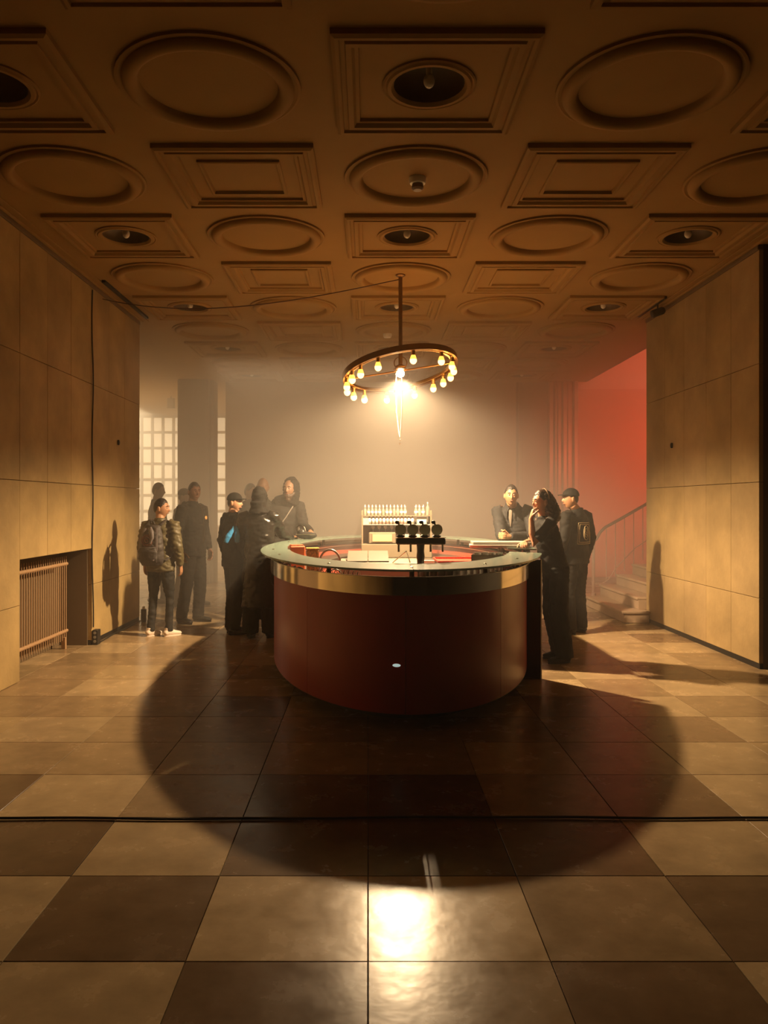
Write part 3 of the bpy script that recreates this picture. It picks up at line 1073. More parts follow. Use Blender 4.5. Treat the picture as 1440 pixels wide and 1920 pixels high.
# ---------------------------------------------------------------- chandelier
CHR, CZ = .60, 2.86
ch = empty('chandelier', (LAMP.x, LAMP.y, CZ), label='tilted round brass hoop chandelier with a ring of small amber bulbs', cat='chandelier')
TILT = Matrix.Rotation(R_(-10.8), 4, 'X') @ Matrix.Rotation(R_(-9.3), 4, 'Y')


def hoop(r0, r1, z0, z1, seg=64):
    mb = MB()
    vs, fs = [], []
    for k in range(seg):
        a = 2 * PI * k / seg
        for r, z in ((r1, z0), (r1, z1), (r0, z1), (r0, z0)):
            vs.append(TILT @ Vector((r * math.cos(a), r * math.sin(a), z)))
    for k in range(seg):
        for q in range(4):
            fs.append((k * 4 + q, ((k + 1) % seg) * 4 + q, ((k + 1) % seg) * 4 + (q + 1) % 4, k * 4 + (q + 1) % 4))
    return mb.add(vs, fs)


M_HOOP = mat('hoop_metal', (.24, .14, .07), .38, 1)
hoop(.575, .60, .0, .060).build('hoop', M_HOOP, ch, 40)
hoop(.545, .578, .022, .034).build('bulb_rail', M_BRASS, ch, 40)
hoop(.525, .545, .010, .034).build('inner_hoop', M_BRASS, ch, 40)
rodtop = ZC - CZ
MB().tube([(0, 0, .03), (0, 0, rodtop)], .021, 12).build('rod', M_HOOP, ch, 60)
MB().lathe([(.05, rodtop), (.05, rodtop - .012), (.022, rodtop - .03)], 20).build('ceiling_rose', M_HOOP, ch, 40)
for a in (0,):
    c, s_ = math.cos(a), math.sin(a)
    MB().tube([TILT @ Vector((-.535 * c, -.535 * s_, .02)), TILT @ Vector((.535 * c, .535 * s_, .02))], .008, 8).build('spoke', M_BRASS, ch, 60)
hb = MB().lathe([(.0, .03), (.05, .03), (.055, .04), (.055, .065), (.03, .08), (.02, .08)], 20)
hb.build('hub', M_HOOP, ch, 40)
MB().tube([(.065 * math.cos(q * PI / 12), 0, .10 + .065 * math.sin(q * PI / 12)) for q in range(25)], .006, 6).build('hub_ring', M_HOOP, ch, 60)
BA = (14, 31, 47, 71, 103, 132, 151, 172, 188, 208, 223, 245, 281, 315, 339, 355)
sock_me = MB().lathe([(.019, 0), (.019, .045), (.024, .05), (.024, .062), (.0, .062)], 14).mesh('socket', smooth=40)
sock_me.materials.append(M_BRASS)
bulb_me = MB().lathe([(.0, -.088), (.018, -.082), (.031, -.066), (.034, -.050), (.0325, -.038)], 16).mesh('bulb', smooth=50)
bulb_me.materials.append(M_BULB)
coll_me = MB().lathe([(.0325, -.038), (.027, -.018), (.020, .002)], 16).mesh('collar', smooth=50)
coll_me.materials.append(M_BULBT)
for a in BA:
    a = R_(a)
    p = TILT @ Vector((.56 * math.cos(a), .56 * math.sin(a), .022))
    b_ = link('bulb', bulb_me, parent=ch, loc=(p.x, p.y, p.z - .062))
    link('collar', coll_me, parent=b_)
    link('socket', sock_me, parent=b_)
    d = bpy.data.lights.get('bulb_light') or bpy.data.lights.new('bulb_light', 'POINT')
    d.energy = 11
    d.color = (1, .43, .09)
    d.shadow_soft_size = .037
    lo = bpy.data.objects.new('bulb_light', d)
    COL.objects.link(lo)
    lo.location = Vector((LAMP.x, LAMP.y, CZ)) + Vector((p.x, p.y, p.z - .062 - .052))

# bright lamp in the middle with its cap and hanging cord loop
lp = empty('hanging_lamp', LAMP, label='dazzling bare white bulb hanging in the middle of the hoop above a cord loop', cat='lamp')
MB().ball((0, 0, .036), .040, 20, 14).build('bulb', M_LAMPB, lp, 'all')
MB().lathe([(.022, .075), (.022, .12), (.014, .13), (.014, .15)], 16).build('socket', M_HOOP, lp, 40)
MB().lathe([(.02, .105), (.075, .08), (.078, .08), (.02, .11)], 24).build('cap', M_HOOP, lp, 40)
lo_ = [(-.045, 0, .04), (-.047, 0, -.05), (-.045, 0, -.35), (-.02, 0, -.58), (-.006, 0, -.635)]
MB().tube(lo_, .006, 6).tube([(.012, -.05, .05), (.016, -.052, -.05), (.014, -.04, -.35), (.002, -.01, -.58), (-.004, 0, -.635)], .006, 6).build('cord_loop', M_WHITE, lp, 60)
MB().ball((-.005, 0, -.645), (.014, .014, .009), 12, 8).ball((-.005, 0, -.690), (.009, .009, .007), 12, 8).tube([(-.005, 0, -.65), (-.005, 0, -.69)], .0015, 5).build('cord_weight', M_CHROME, lp, 60)

# cable slung from the rod to the left wall
A, B = Vector((LAMP.x - .02, LAMP.y, ZC - .05)), Vector((XL + .02, 8.75, ZC - .10))
pts = []
for q in range(41):
    u = q / 40
    p = A.lerp(B, u)
    p.z -= .30 * 4 * u * (1 - u) * (.55 + .45 * u) * .75
    pts.append(p)
tag(MB().tube(pts, .0055, 6).build('cable', mat('brown_cable', (.06, .02, .01), .5), None, 60), 'thin dark cable sagging from the chandelier rod to the left wall', 'cable')
# cable along the floor
rnd = random.Random(3)
pts = []
for q in range(121):
    x = -3.0 + 6.4 * q / 120
    pts.append((x, 3.775 + .006 * math.sin(x * 3.1) + .004 * math.sin(x * 8) + .012 * (x < -.3) * math.sin(x * 1.3),   .0072 + .001 * (1 + math.sin(x * 2.3))))
tag(MB().tube(pts, .0065, 8).build('cable', M_RUBBER, None, 60), 'black cable lying straight across the whole floor in front of the bar', 'cable')
# cable and socket box on the left wall seam
pts = [(XL + .012 + .006 * math.sin(z * 5), 8.45 + .006 * math.sin(z * 3.1) + (.02 * max(0, .4 - z)), z) for z in [ZC - .08 - q * .09 for q in range(41)]]
tag(MB().tube(pts, .008, 6).build('cable', M_RUBBER, None, 60), 'black cable running down the left wall seam beside the radiator niche', 'cable')
t = empty('socket_box', (XL + .03, 8.5, .0), 0, 'black power socket box at the foot of the left wall by the niche', 'socket')
MB().bev(-.025, .035, -.05, .05, 0, .16, .006).build('case', M_RUBBER, t)
for z in (.04, .085, .13):
    MB().lathe([(.016, 0), (.016, .003), (.0, .003)], 12, M=Matrix.Translation((.005, -.05, z)) @ Matrix.Rotation(PI / 2, 4, 'X')).build('outlet', M_GREYSLAB, t, 40)
# cable along the foot of the wall to the corner
pts = [(XL + .03 + .008 * math.sin(y * 6), y, .009) for y in [8.56 + q * .06 for q in range(28)]]
tag(MB().tube(pts, .008, 6).build('cable', M_RUBBER, None, 60), 'black cable along the foot of the left wall towards the corner', 'cable')
t = empty('power_adapter', (-2.86, 10.1, 0), 0, 'small black plug box standing on the floor at the left wall corner', 'plug')
MB().bev(-.03, .03, -.03, .03, 0, .17, .008).build('case', M_RUBBER, t)
MB().lathe([(.018, .17), (.018, .20), (.008, .205)], 12).build('top', M_WHITE, t, 40)
# track rails and spotlight at the ceiling by the walls
for (x, y0, y1, nm) in ((XL + .16, 8.35, 10.0, 'black track rail on the ceiling beside the left wall'), (XR - .18, 9.0, 9.9, 'black track rail on the ceiling beside the right wall')):
    tag(MB().bev(x - .02, x + .02, y0, y1, ZC - .03, ZC, .004).build('track_rail', M_BLACK), nm, 'track rail')
t = empty('spotlight', (XR - .14, 9.35, ZC), 0, 'black spotlight on the ceiling at the top of the right wall', 'spotlight')
MB().tube([(0, 0, 0), (0, 0, -.06)], .01, 8).build('stem', M_BLACK, t, 40)
MB().lathe([(.03, -.08), (.045, -.07), (.045, .06), (.035, .08)], 18, (0, 0, -.10), M=Matrix.Rotation(R_(70), 4, 'Y')).build('head', M_BLACK, t, 40)
t = empty('smoke_detector', (.36, CY0 + PY + .02, ZC), 0, 'round white smoke detector in the nearest full middle round coffer', 'smoke detector')
MB().lathe([(.062, 0), (.062, -.03), (.055, -.042), (.03, -.046), (.0, -.046)], 24).build('base', M_WHITE, t, 40)
MB().lathe([(.04, -.044), (.044, -.075), (.03, -.09), (.0, -.092)], 20).build('sensor', mat('detector_grey', (.25, .2, .16), .5), t, 40)
t = empty('smoke_detector', (.27, 11.0, ZC), 0, 'small smoke detector far back on the ceiling behind the chandelier rod', 'smoke detector')
MB().lathe([(.06, 0), (.06, -.03), (.05, -.05), (.0, -.052)], 20).build('base', M_WHITE, t, 40)
t = empty('exit_box', (-4.3, 17.3, ZC), 0, 'small dark box hanging from the ceiling far back left', 'ceiling box')
MB().tube([(0, 0, 0), (0, 0, -.06)], .01, 6).build('stem', M_BLACK, t, 40)
MB().bev(-.08, .08, -.04, .04, -.28, -.05, .008).build('case', M_GREYSLAB, t)
# little fixings left in the stone walls
tag(MB().lathe([(.018, 0), (.018, .02), (.010, .026), (.0, .026)], 12, (XL, 9.33, 2.23), M=Matrix.Rotation(PI / 2, 4, 'Y') @ Matrix.Scale(1.7, 4, (1, 0, 0))).build('wall_hook', M_BLACK, None, 40), 'small dark fixing on the left stone wall', 'wall fixing')
tag(MB().lathe([(.018, 0), (.018, .02), (.010, .026), (.0, .026)], 12, (XR, 9.26, 2.19), M=Matrix.Rotation(-PI / 2, 4, 'Y') @ Matrix.Scale(1.7, 4, (1, 0, 0))).build('wall_hook', M_BLACK, None, 40), 'small dark fixing on the right stone wall', 'wall fixing')

# ---------------------------------------------------------------- people
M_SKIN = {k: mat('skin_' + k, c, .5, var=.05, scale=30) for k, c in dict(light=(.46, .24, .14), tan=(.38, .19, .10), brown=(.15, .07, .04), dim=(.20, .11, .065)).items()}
M_HAIR = mat('hair_black', (.015, .010, .008), .45, bump=.3, bscale=120)
M_BHAIR = mat('hair_brown', (.035, .018, .010), .38, bump=.3, bscale=120)
M_CL = {
    'olive': mat('olive_nylon', (.085, .068, .030), .55, var=.15, scale=8, bump=.2, bscale=14),
    'black': mat('black_cloth', (.008, .007, .006), .85, bump=.2, bscale=20, spec=.25),
    'black2': mat('black_cotton', (.010, .009, .008), .8, bump=.2, bscale=20, spec=.3),
    'navy': mat('charcoal_cloth', (.016, .016, .017), .75, bump=.2, bscale=20),
    'leather': mat('black_leather', (.010, .009, .008), .30, bump=.35, bscale=16),
    'jeans': mat('black_denim', (.010, .009, .008), .8, bump=.15, bscale=30),
}
M_SHOEW = mat('white_sneaker', (.78, .66, .55), .5)
M_SHOEB = mat('black_shoe', (.012, .011, .010), .5)
M_EYEW = mat('eye_white', (.55, .45, .38), .3)
M_IRIS = mat('iris_dark', (.02, .012, .008), .2)
M_LIP = mat('lips', (.25, .10, .07), .55)


def head_pt(d, nose, s):
    x, y, z = d
    px, py, pz = x * .074, y * .095, z * .117
    if z < 0:
        t = (-z) ** 1.6
        px *= 1 - .30 * t
        if y > 0:
            py *= 1 - .42 * t
        else:
            py *= 1 - .06 * t
    if y < 0:
        py *= .93
        f = max(0, -y)
        g_ = lambda x0, z0, sx, sz: math.exp(-((x - x0) / sx) ** 2 - ((z - z0) / sz) ** 2)
        py -= f * (.026 * nose * g_(0, -.24, .13, .13) + .014 * nose * g_(0, -.02, .11, .20))
        py += f * (.009 * (g_(.36, .05, .17, .10) + g_(-.36, .05, .17, .10)))
        py -= f * .005 * (g_(.34, .24, .26, .08) + g_(-.34, .24, .26, .08))
        py -= f * .004 * (g_(.5, -.2, .2, .2) + g_(-.5, -.2, .2, .2))
        py -= f * (.007 * g_(0, -.47, .22, .045) + .007 * g_(0, -.58, .20, .05))
        py += f * .005 * g_(0, -.70, .25, .05)
        py -= f * .016 * g_(0, -.90, .30, .14)
    return Vector((px, py, pz)) * s


def head_mb(mb, C, R, s=1, nose=1, ears=True):
    """a head with brow, sockets, nose, lips, chin and ears; C centre, R rotation (face along local -Y)"""
    seg, rings = 48, 36
    pt = lambda d: head_pt(d, nose, s)
    vs, fs = [], []
    for i in range(1, rings):
        th = PI * i / rings
        for k in range(seg):
            a = 2 * PI * k / seg
            vs.append(C + R @ pt((math.sin(th) * math.cos(a), math.sin(th) * math.sin(a), math.cos(th))))
    for i in range(rings - 2):
        for k in range(seg):
            k2 = (k + 1) % seg
            fs.append((i * seg + k, (i + 1) * seg + k, (i + 1) * seg + k2, i * seg + k2))
    n = len(vs)
    vs += [C + R @ pt((0, 0, 1)), C + R @ pt((0, 0, -1))]
    for k in range(seg):
        k2 = (k + 1) % seg
        fs.append((n, k, k2))
        fs.append((n + 1, (rings - 2) * seg + k2, (rings - 2) * seg + k))
    mb.add(vs, fs)
    if ears:
        for sx in (-1, 1):
            Me = Matrix.Rotation(sx * .35, 3, 'Z')
            e = MB().ball((0, 0, 0), (.008 * s, .019 * s, .032 * s), 12, 8)
            mb.add([C + R @ (Me @ Vector(v) + Vector((sx * .076, .010, -.006)) * s) for v in e.v], e.f)


def hand_mb(mb, W, d, n, t, s=1, curl=.5, thumb=.5, spread=.1):
    """palm with four fingers and a thumb: W wrist, d direction, n palm normal (fingers curl to it), t thumb side"""
    d = d.normalized()
    n = (n - d * n.dot(d)).normalized()
    t = (t - d * t.dot(d) - n * t.dot(n)).normalized()
    P = lambda a, b, c: W + (d * a + t * b + n * c) * s
    mb.loft([P(-.02, 0, 0), P(.02, 0, 0), P(.055, .002, 0), P(.088, 0, .002)], [(.026 * s, .02 * s), (.032 * s, .019 * s), (.041 * s, .016 * s), (.038 * s, .013 * s)], 12, t)
    for q, (off, L) in enumerate(((.029, .072), (.010, .080), (-.010, .074), (-.028, .058))):
        p = P(.082, off, .002)
        pts, dd = [P(.06, off * .9, 0), p], d + t * (off * spread * 12)
        ang = 0
        for f_, cc in ((.45, .8), (.30, 1.1), (.25, .8)):
            ang += curl * cc
            v = (dd.normalized() * math.cos(ang) + n * math.sin(ang))
            p = p + v * (L * f_ * s)
            pts.append(p)
        mb.loft(pts, [.0095 * s, .0095 * s, .0088 * s, .008 * s, .0066 * s], 8, t)
    p = P(.022, .030, .006)
    v1 = (d * .62 + t * .7 + n * .25 * (1 + thumb)).normalized()
    v2 = (d * .9 + t * (.35 - .5 * thumb) + n * .4 * (1 + thumb)).normalized()
    mb.loft([P(.005, .012, 0), p, p + v1 * .034 * s, p + v1 * .034 * s + v2 * .032 * s, p + v1 * .034 * s + v2 * .055 * s],
            [.013 * s, .0135 * s, .011 * s, .0098 * s, .0075 * s], 8, n)


def person(loc, face, H, label, top='black', bottom='black', skin='tan', hair='short', lean=0, sidelean=0, head_yaw=None, head_pitch=0,
           arms=None, feet=None, shoes=M_SHOEB, style='jacket', head_at=None, voxel=.008, build=1.0, female=False, group=None, beard=False,
           haircol=None, facing_detail=False, legw=1.0, cap=None, hood=False, hem=None):
    """face: heading in radians, 0 = towards the camera (-Y), positive turns to the photo's right (+X)"""
    root = empty('person', loc, face, label, 'person', group)
    s = H / 1.75
    Rz = Matrix.Rotation(face, 4, 'Z')
    Mw = Matrix.Translation(loc) @ Rz
    Mi = Mw.inverted()
    hipz = .93 * s
    Lr = Matrix.Rotation(lean, 3, 'X') @ Matrix.Rotation(sidelean, 3, 'Y')   # lean > 0: bends forward (-Y)

    def up(x, y, z):
        v = Vector((x * s, y * s, z * s - hipz))
        return Lr @ v + Vector((0, 0, hipz))
    b = build
    sw_ = .162 if female else .185
    skn = M_SKIN[skin]
    # joints
    sh = {1: up(sw_ * b, .01, 1.42), -1: up(-sw_ * b, .01, 1.42)}
    el = {1: up(.245 * b, .03, 1.14), -1: up(-.245 * b, .03, 1.14)}
    wr_ = {1: up(.25 * b, -.05, .90), -1: up(-.25 * b, -.05, .90)}
    hd = {q: dict(d=Vector((0, -.15, -1)), n=Vector((-q, 0, 0)), t=Vector((0, -1, 0)), curl=.45, thumb=.3) for q in (1, -1)}
    hide = set()
    for q, a in (arms or {}).items():
        if a is None:
            hide.add(q)
            continue
        el[q] = Mi @ Vector(a['el'])
        wr_[q] = Mi @ Vector(a['wr'])
        for kk in ('d', 'n', 't'):
            if kk in a:
                hd[q][kk] = Rz.to_3x3().inverted() @ Vector(a[kk])
        for kk in ('curl', 'thumb'):
            if kk in a:
                hd[q][kk] = a[kk]
    ft = feet or ((.11, 0, .12), (-.11, 0, -.12))          # (x, y, toe-out)
    kn, an = [], []
    for x, y, t in ft:
        an.append(Vector((x * s, y * s, .085 * s)))
        kn.append(Vector((x * .5 * s + .05 * s * (1 if x > 0 else -1), y * .5 * s - .035 * s, .50 * s)))
    neck = up(0, .015, 1.48)
    hc = up(0, -.02, 1.632)
    if head_at is not None:
        hc = Mi @ Vector(head_at)
    hy = (head_yaw - face) if head_yaw is not None else 0
    HR = Matrix.Rotation(hy, 3, 'Z') @ Matrix.Rotation(head_pitch, 3, 'X')
    hs = s if H > 1.6 else s * 1.06
    # --- the body: one continuous skin
    m = MB()
    head_mb(m, hc, HR, hs, nose=.85 if female else 1)
    m.loft([up(0, .02, 1.40), neck, hc + HR @ Vector((0, .02, -.07)) * s], [(.075 * s, .06 * s), (.058 * s, .058 * s), (.054 * s, .056 * s)], 14)
    m.loft([up(0, 0, .86), up(0, 0, .98), up(0, 0, 1.10), up(0, -.01, 1.25), up(0, 0, 1.38), up(0, .01, 1.45)],
           [(.13 * s, .09 * s), (.14 * s, .095 * s), (.125 * s, .085 * s), (.145 * s, .10 * s), (.15 * s, .085 * s), (.07 * s, .06 * s)], 16)
    for q in (1, -1):
        m.loft([sh[q] + (neck - sh[q]) * .35, sh[q], sh[q].lerp(el[q], .5), el[q], el[q].lerp(wr_[q], .4), wr_[q]], [.045 * s, .050 * s, .043 * s, .036 * s, .036 * s, .024 * s], 10, (0, 1, 0))
        if q not in hide:
            h = hd[q]
            hand_mb(m, wr_[q], h['d'], h['n'], h['t'], s, h['curl'], h['thumb'])
    for i, q in enumerate((1, -1)):
        hp = Vector((.085 * s * q, 0, hipz))
        m.loft([hp + Vector((0, 0, .02)), hp.lerp(kn[i], .5), kn[i], kn[i].lerp(an[i], .35), an[i], an[i] - Vector((0, 0, .06 * s))], [v_ * s * min(1, legw * .95) for v_ in (.075, .068, .05, .05, .036, .034)], 10)
    link('body', remeshed(m, 'body', voxel if hide != {1, -1} else max(voxel, .009), 1), skn, root)
    # --- trousers
    m = MB()
    cuff = .062 * legw
    if style != 'robe':
        m.loft([Vector((0, 0, 1.0 * s)), Vector((0, 0, .93 * s)), Vector((0, .005, .86 * s))], [(.155 * s * b, .115 * s), (.165 * s * b, .125 * s), (.14 * s * b, .11 * s)], 16)
        for i, q in enumerate((1, -1)):
            hp = Vector((.085 * s * q, 0, hipz - .02))
            m.loft([hp + Vector((0, 0, .04)), hp.lerp(kn[i], .45), kn[i], kn[i].lerp(an[i], .4), an[i] + Vector((0, 0, .02)), an[i] - Vector((0, 0, .03 * s))],
                   [(.092 * s * b, .105 * s), (.086 * s * max(1, legw * .95), .092 * s), (.066 * s * legw, .070 * s * legw), (.064 * s * legw, .068 * s * legw), (cuff * s, (cuff + .003) * s), (cuff * s, (cuff + .004) * s)], 14)
        link('trousers', remeshed(m, 'trousers', .012, 2, .006, 11, H * 10), M_CL[bottom], root)
    # --- shoes
    for i, (x, y, t) in enumerate(ft):
        Rf = Matrix.Rotation(t, 3, 'Z')
        a = an[i]
        F = lambda px, py, pz: Vector((a.x, a.y, 0)) + Rf @ Vector((px, py, 0)) * s + Vector((0, 0, pz * s))
        sm_ = MB()
        sm_.loft([F(0, .065, .035), F(0, .05, .045), F(0, 0, .05), F(0, -.07, .040), F(0, -.13, .032), F(0, -.175, .026)],
                 [(.030 * s, .028 * s), (.036 * s, .040 * s), (.038 * s, .046 * s), (.043 * s, .036 * s), (.045 * s, .028 * s), (.026 * s, .020 * s)], 14, Rf @ Vector((1, 0, 0)))
        sm_.loft([F(0, .01, .04), F(0, .015, .115)], [(.040 * s, .046 * s), (.040 * s, .044 * s)], 12, Rf @ Vector((1, 0, 0)))
        me = remeshed(sm_, 'shoe', .007, 2)
        for v in me.vertices:
            v.co.z = max(v.co.z, .012 * s)
        sho = link('shoe', me, shoes, root)
        so = MB()
        prof = []
        for q in range(24):
            a_ = 2 * PI * q / 24
            yy = -.055 - .125 * math.sin(a_)
            ww = (.046 if math.sin(a_) > 0 else .040) * math.cos(a_)
            prof.append((ww, yy))
        vs = [F(px, py, 0) for px, py in prof] + [F(px, py, .018) for px, py in prof]
        so.add(vs, [tuple(range(24))[::-1], tuple(range(24, 48))] + [(q, (q + 1) % 24, 24 + (q + 1) % 24, 24 + q) for q in range(24)])
        so.build('sole', shoes, sho, 40)
        if shoes is M_SHOEW:
            la = MB()
            for q in range(4):
                la.tube([F(-.022, -.03 - q * .022, .088 - q * .010), F(0, -.035 - q * .022, .096 - q * .011), F(.022, -.03 - q * .022, .088 - q * .010)], .0035, 6)
            la.build('laces', M_WHITE, sho, 60)
    # --- upper garment
    m = MB()
    hz = hem if hem is not None else {'jacket': .83, 'tee': .90, 'coat': .45, 'robe': .05}[style]
    wd = 1.0 if style != 'tee' else .92
    if hz < .8:
        low = [Vector((0, .01, hz * s)), Vector((0, .0, (hz + .93) / 2 * s))]
        lr = [(.215 * s * b, .20 * s), (.19 * s * b, .165 * s)]
        m.loft(low + [up(0, 0, .95), up(0, 0, 1.08)], lr + [(.18 * s * b, .135 * s), (.17 * s * b, .125 * s)], 20)
    secs = [(max(hz, .83) if hz >= .8 else .86, .182, .135, 0), (.95, .182, .138, 0), (1.08, .172, .128, 0), (1.22, .184, .138, -.005), (1.34, .190, .125, 0), (1.41, .165, .105, .005), (1.455, .11, .085, .01), (1.49, .078, .075, .01)]
    if hem is not None and hem >= .8:
        secs = [q for q in secs if q[0] >= hem]
    m.loft([up(0, y, z) for z, _, _, y in secs], [(w * s * b * wd, d_ * s * wd) for _, w, d_, _ in secs], 22)
    if style != 'tee':
        m.loft([up(0, .012, 1.46), up(0, .012, 1.515)], [(.085 * s, .08 * s), (.076 * s, .072 * s)], 16)
    puff = 1.12 if top == 'olive' else 1.0
    for q in (1, -1):
        dcu = (wr_[q] - el[q]).normalized()
        if style == 'tee':
            e = sh[q].lerp(el[q], .78)
            m.loft([sh[q] + (neck - sh[q]) * .3, sh[q], sh[q].lerp(e, .5), e], [.056 * s, .058 * s, .055 * s, .060 * s], 12, (0, 1, 0))
        else:
            m.loft([sh[q] + (neck - sh[q]) * .35, sh[q], sh[q].lerp(el[q], .5), el[q], el[q].lerp(wr_[q], .5), wr_[q] - dcu * .01],
                   [.060 * s, .072 * s * puff, .067 * s * puff, .062 * s * puff, .056 * s * puff, .040 * s], 14, (0, 1, 0))
    me = remeshed(m, 'garment', .011 if facing_detail else .013, 2, .010 if top in ('olive', 'leather') else .007, 9 if top != 'olive' else 12, H * 7 + loc[0])
    nm = {'jacket': 'jacket', 'tee': 't_shirt', 'coat': 'coat', 'robe': 'long_coat'}[style]
    gar = link(nm, me, M_CL[top], root)
    # --- hair, caps, hoods
    Hp = lambda x, y, z: hc + HR @ (Vector((x, y, z)) * hs)
    hc_m = haircol or M_HAIR
    if hair in ('short', 'long') and not hood:
        hm = MB().ball((0, 0, 0), 1, 40, 28)
        hv = []
        for v in hm.v:
            x_, y_, z_ = Vector(v).normalized()
            az = math.degrees(math.atan2(abs(x_), -y_))
            st_ = lambda a0, a1: min(1, max(0, (az - a0) / (a1 - a0)))
            line = .50 - .06 * math.cos(az * .12) - .12 * st_(30, 48) * (1 - st_(48, 60)) - .50 * st_(52, 72) - .50 * st_(95, 130)
            q_ = head_pt((x_, y_, z_), 0 if z_ > .2 else 1, 1)
            k_ = min(1, max(0, (z_ - line) / .10))
            hv.append(Hp(*(q_ * (.90 + k_ * (.145 + .05 * max(0, z_))))))
        link('hair', remeshed(MB().add(hv, hm.f), 'hair', .006, 1, .002, 60), hc_m, root)
    if hair == 'long':
        hl = MB()
        hl.loft([Hp(0, .05, .06), Hp(0, .075, -.02), Hp(0, .10, -.10), Hp(0, .11, -.17), Hp(0, .085, -.235)], [(.078 * hs, .065 * hs), (.10 * hs, .085 * hs), (.118 * hs, .095 * hs), (.115 * hs, .085 * hs), (.06 * hs, .04 * hs)], 16, HR @ Vector((1, 0, 0)))
        hl.ball(Hp(0, .03, .045), (.080 * hs, .085 * hs, .080 * hs), 20, 12)
        link('hair_length', remeshed(hl, 'hair_length', .008, 2, .008, 26), hc_m, root)
        hb_ = []
        for q in range(25):
            a = PI * q / 24
            hb_.append(Hp(.086 * math.cos(a), .035 - .01 * math.sin(a), .03 + .104 * math.sin(a)))
        o = MB().loft(hb_, (.006, .003), 8, HR @ Vector((0, 1, 0))).build('headband', mat('hair_band', (.3, .2, .12), .35), root, 60)
    if cap is not None:
        cm = M_CL[cap]
        c_ = MB()
        dv = MB().ball((0, 0, 0), (.083, .102, .088), 28, 16)
        c_.add([Hp(v[0], v[1] + .008, max(v[2], -.012) + .044) for v in dv.v], dv.f)
        link('cap', remeshed(c_, 'cap', .007, 1), cm, root)
        br = MB()
        vs, n_ = [], 14
        for dz in (0, .006):
            for q in range(n_ + 1):
                a = PI * q / n_
                vs.append(Hp(-.068 * math.cos(a), -.07 - .085 * math.sin(a), .045 + dz - .012 * math.sin(a) + .010 * math.sin(a) * (1 - abs(math.cos(a)))))
            vs.append(Hp(0, -.06, .052 + dz))
        N1_ = n_ + 2
        fs = [(q, q + 1, n_ + 1) for q in range(n_)] + [(N1_ + q + 1, N1_ + q, N1_ + n_ + 1) for q in range(n_)] + [(q, N1_ + q, N1_ + q + 1, q + 1) for q in range(n_)] + [(0, n_ + 1, N1_ + n_ + 1, N1_), (n_, N1_ + n_, N1_ + n_ + 1, n_ + 1)]
        br.add(vs, fs)
        br.build('cap_brim', cm, root, 30)
    if hood:
        hm = MB()
        hk = 1 if hood == 'open' else .90
        hv = MB().ball((0, 0, 0), (.102 * hk, .118 * hk, .142 * hk), 28, 18)
        hm.add([Hp(v[0] * (1 if v[2] > -.05 else 1.05), v[1] + (.050 if hood == 'open' else .012), v[2] + .012) for v in hv.v], hv.f)
        hm.loft([Hp(0, .055, -.04), Hp(0, .045, -.12), up(0, .03, 1.44)], [(.105 * s * hk, .09 * s), (.11 * s * hk * hk, .09 * s), (.15 * s * hk, .10 * s)], 16)
        link('hood', remeshed(hm, 'hood', .010, 2, .006, 14), M_CL['black'], root)
    elif style == 'jacket' and hair != 'long' and top in ('black',):
        hm = MB().loft([up(.09, .0, 1.475), up(.07, .085, 1.48), up(0, .115, 1.465), up(-.07, .085, 1.48), up(-.09, .0, 1.475)], [.028 * s, .036 * s, .042 * s, .036 * s, .028 * s], 10, (0, 0, 1))
        link('hood', remeshed(hm, 'hood', .010, 2, .005, 20), M_CL[top], root)
    # --- the face
    if facing_detail:
        for sx in (-1, 1):
            e = MB().ball(Hp(sx * .027, -.0725, .006), (.0118 * hs,) * 3, 12, 8).build('eye', M_EYEW, root, 'all')
            MB().ball(Hp(sx * .027, -.0798, .0045), (.0072 * hs, .0068 * hs, .0072 * hs), 10, 6).build('iris', M_IRIS, e, 'all')
            MB().loft([Hp(sx * .011, -.0885, .024), Hp(sx * .026, -.0885, .031), Hp(sx * .043, -.077, .026)], [(.003 * hs, .003 * hs), (.0042 * hs, .004 * hs), (.002 * hs, .002 * hs)], 8, HR @ Vector((0, 0, 1))).build('eyebrow', hc_m, root, 60)
            MB().loft([Hp(sx * .014, -.0805, .008), Hp(sx * .027, -.0840, .0135), Hp(sx * .040, -.0745, .008)], [.0028 * hs, .0045 * hs, .0028 * hs], 8, HR @ Vector((0, 0, 1))).build('eyelid', skn, root, 60)
        MB().loft([Hp(-.021, -.0770, -.060), Hp(-.008, -.0878, -.0575), Hp(.008, -.0878, -.0575), Hp(.021, -.0770, -.060)], [.002 * hs, .0045 * hs, .0045 * hs, .002 * hs], 8, HR @ Vector((0, 0, 1))).build('lips', M_LIP, root, 60)
    if beard:
        bm_ = MB()
        bm_.ball(Hp(0, -.048, -.083), (.055 * hs, .042 * hs, .046 * hs), 20, 12)
        bm_.ball(Hp(0, -.055, -.122), (.036 * hs, .03 * hs, .036 * hs), 16, 10)
        for sx in (-1, 1):
            bm_.loft([Hp(sx * .062, -.005, -.02), Hp(sx * .060, -.03, -.06), Hp(sx * .03, -.065, -.095)], [(.012 * hs, .02 * hs)] * 3, 8, (0, 1, 0))
        link('beard', remeshed(bm_, 'beard', .007, 1, .004, 60), M_BHAIR, root)
    root['_h'] = (HR @ Vector((0, -1, 0))).to_tuple()
    del root['_h']
    return root, Hp, up, Mw, gar


deg = math.radians
P = {}
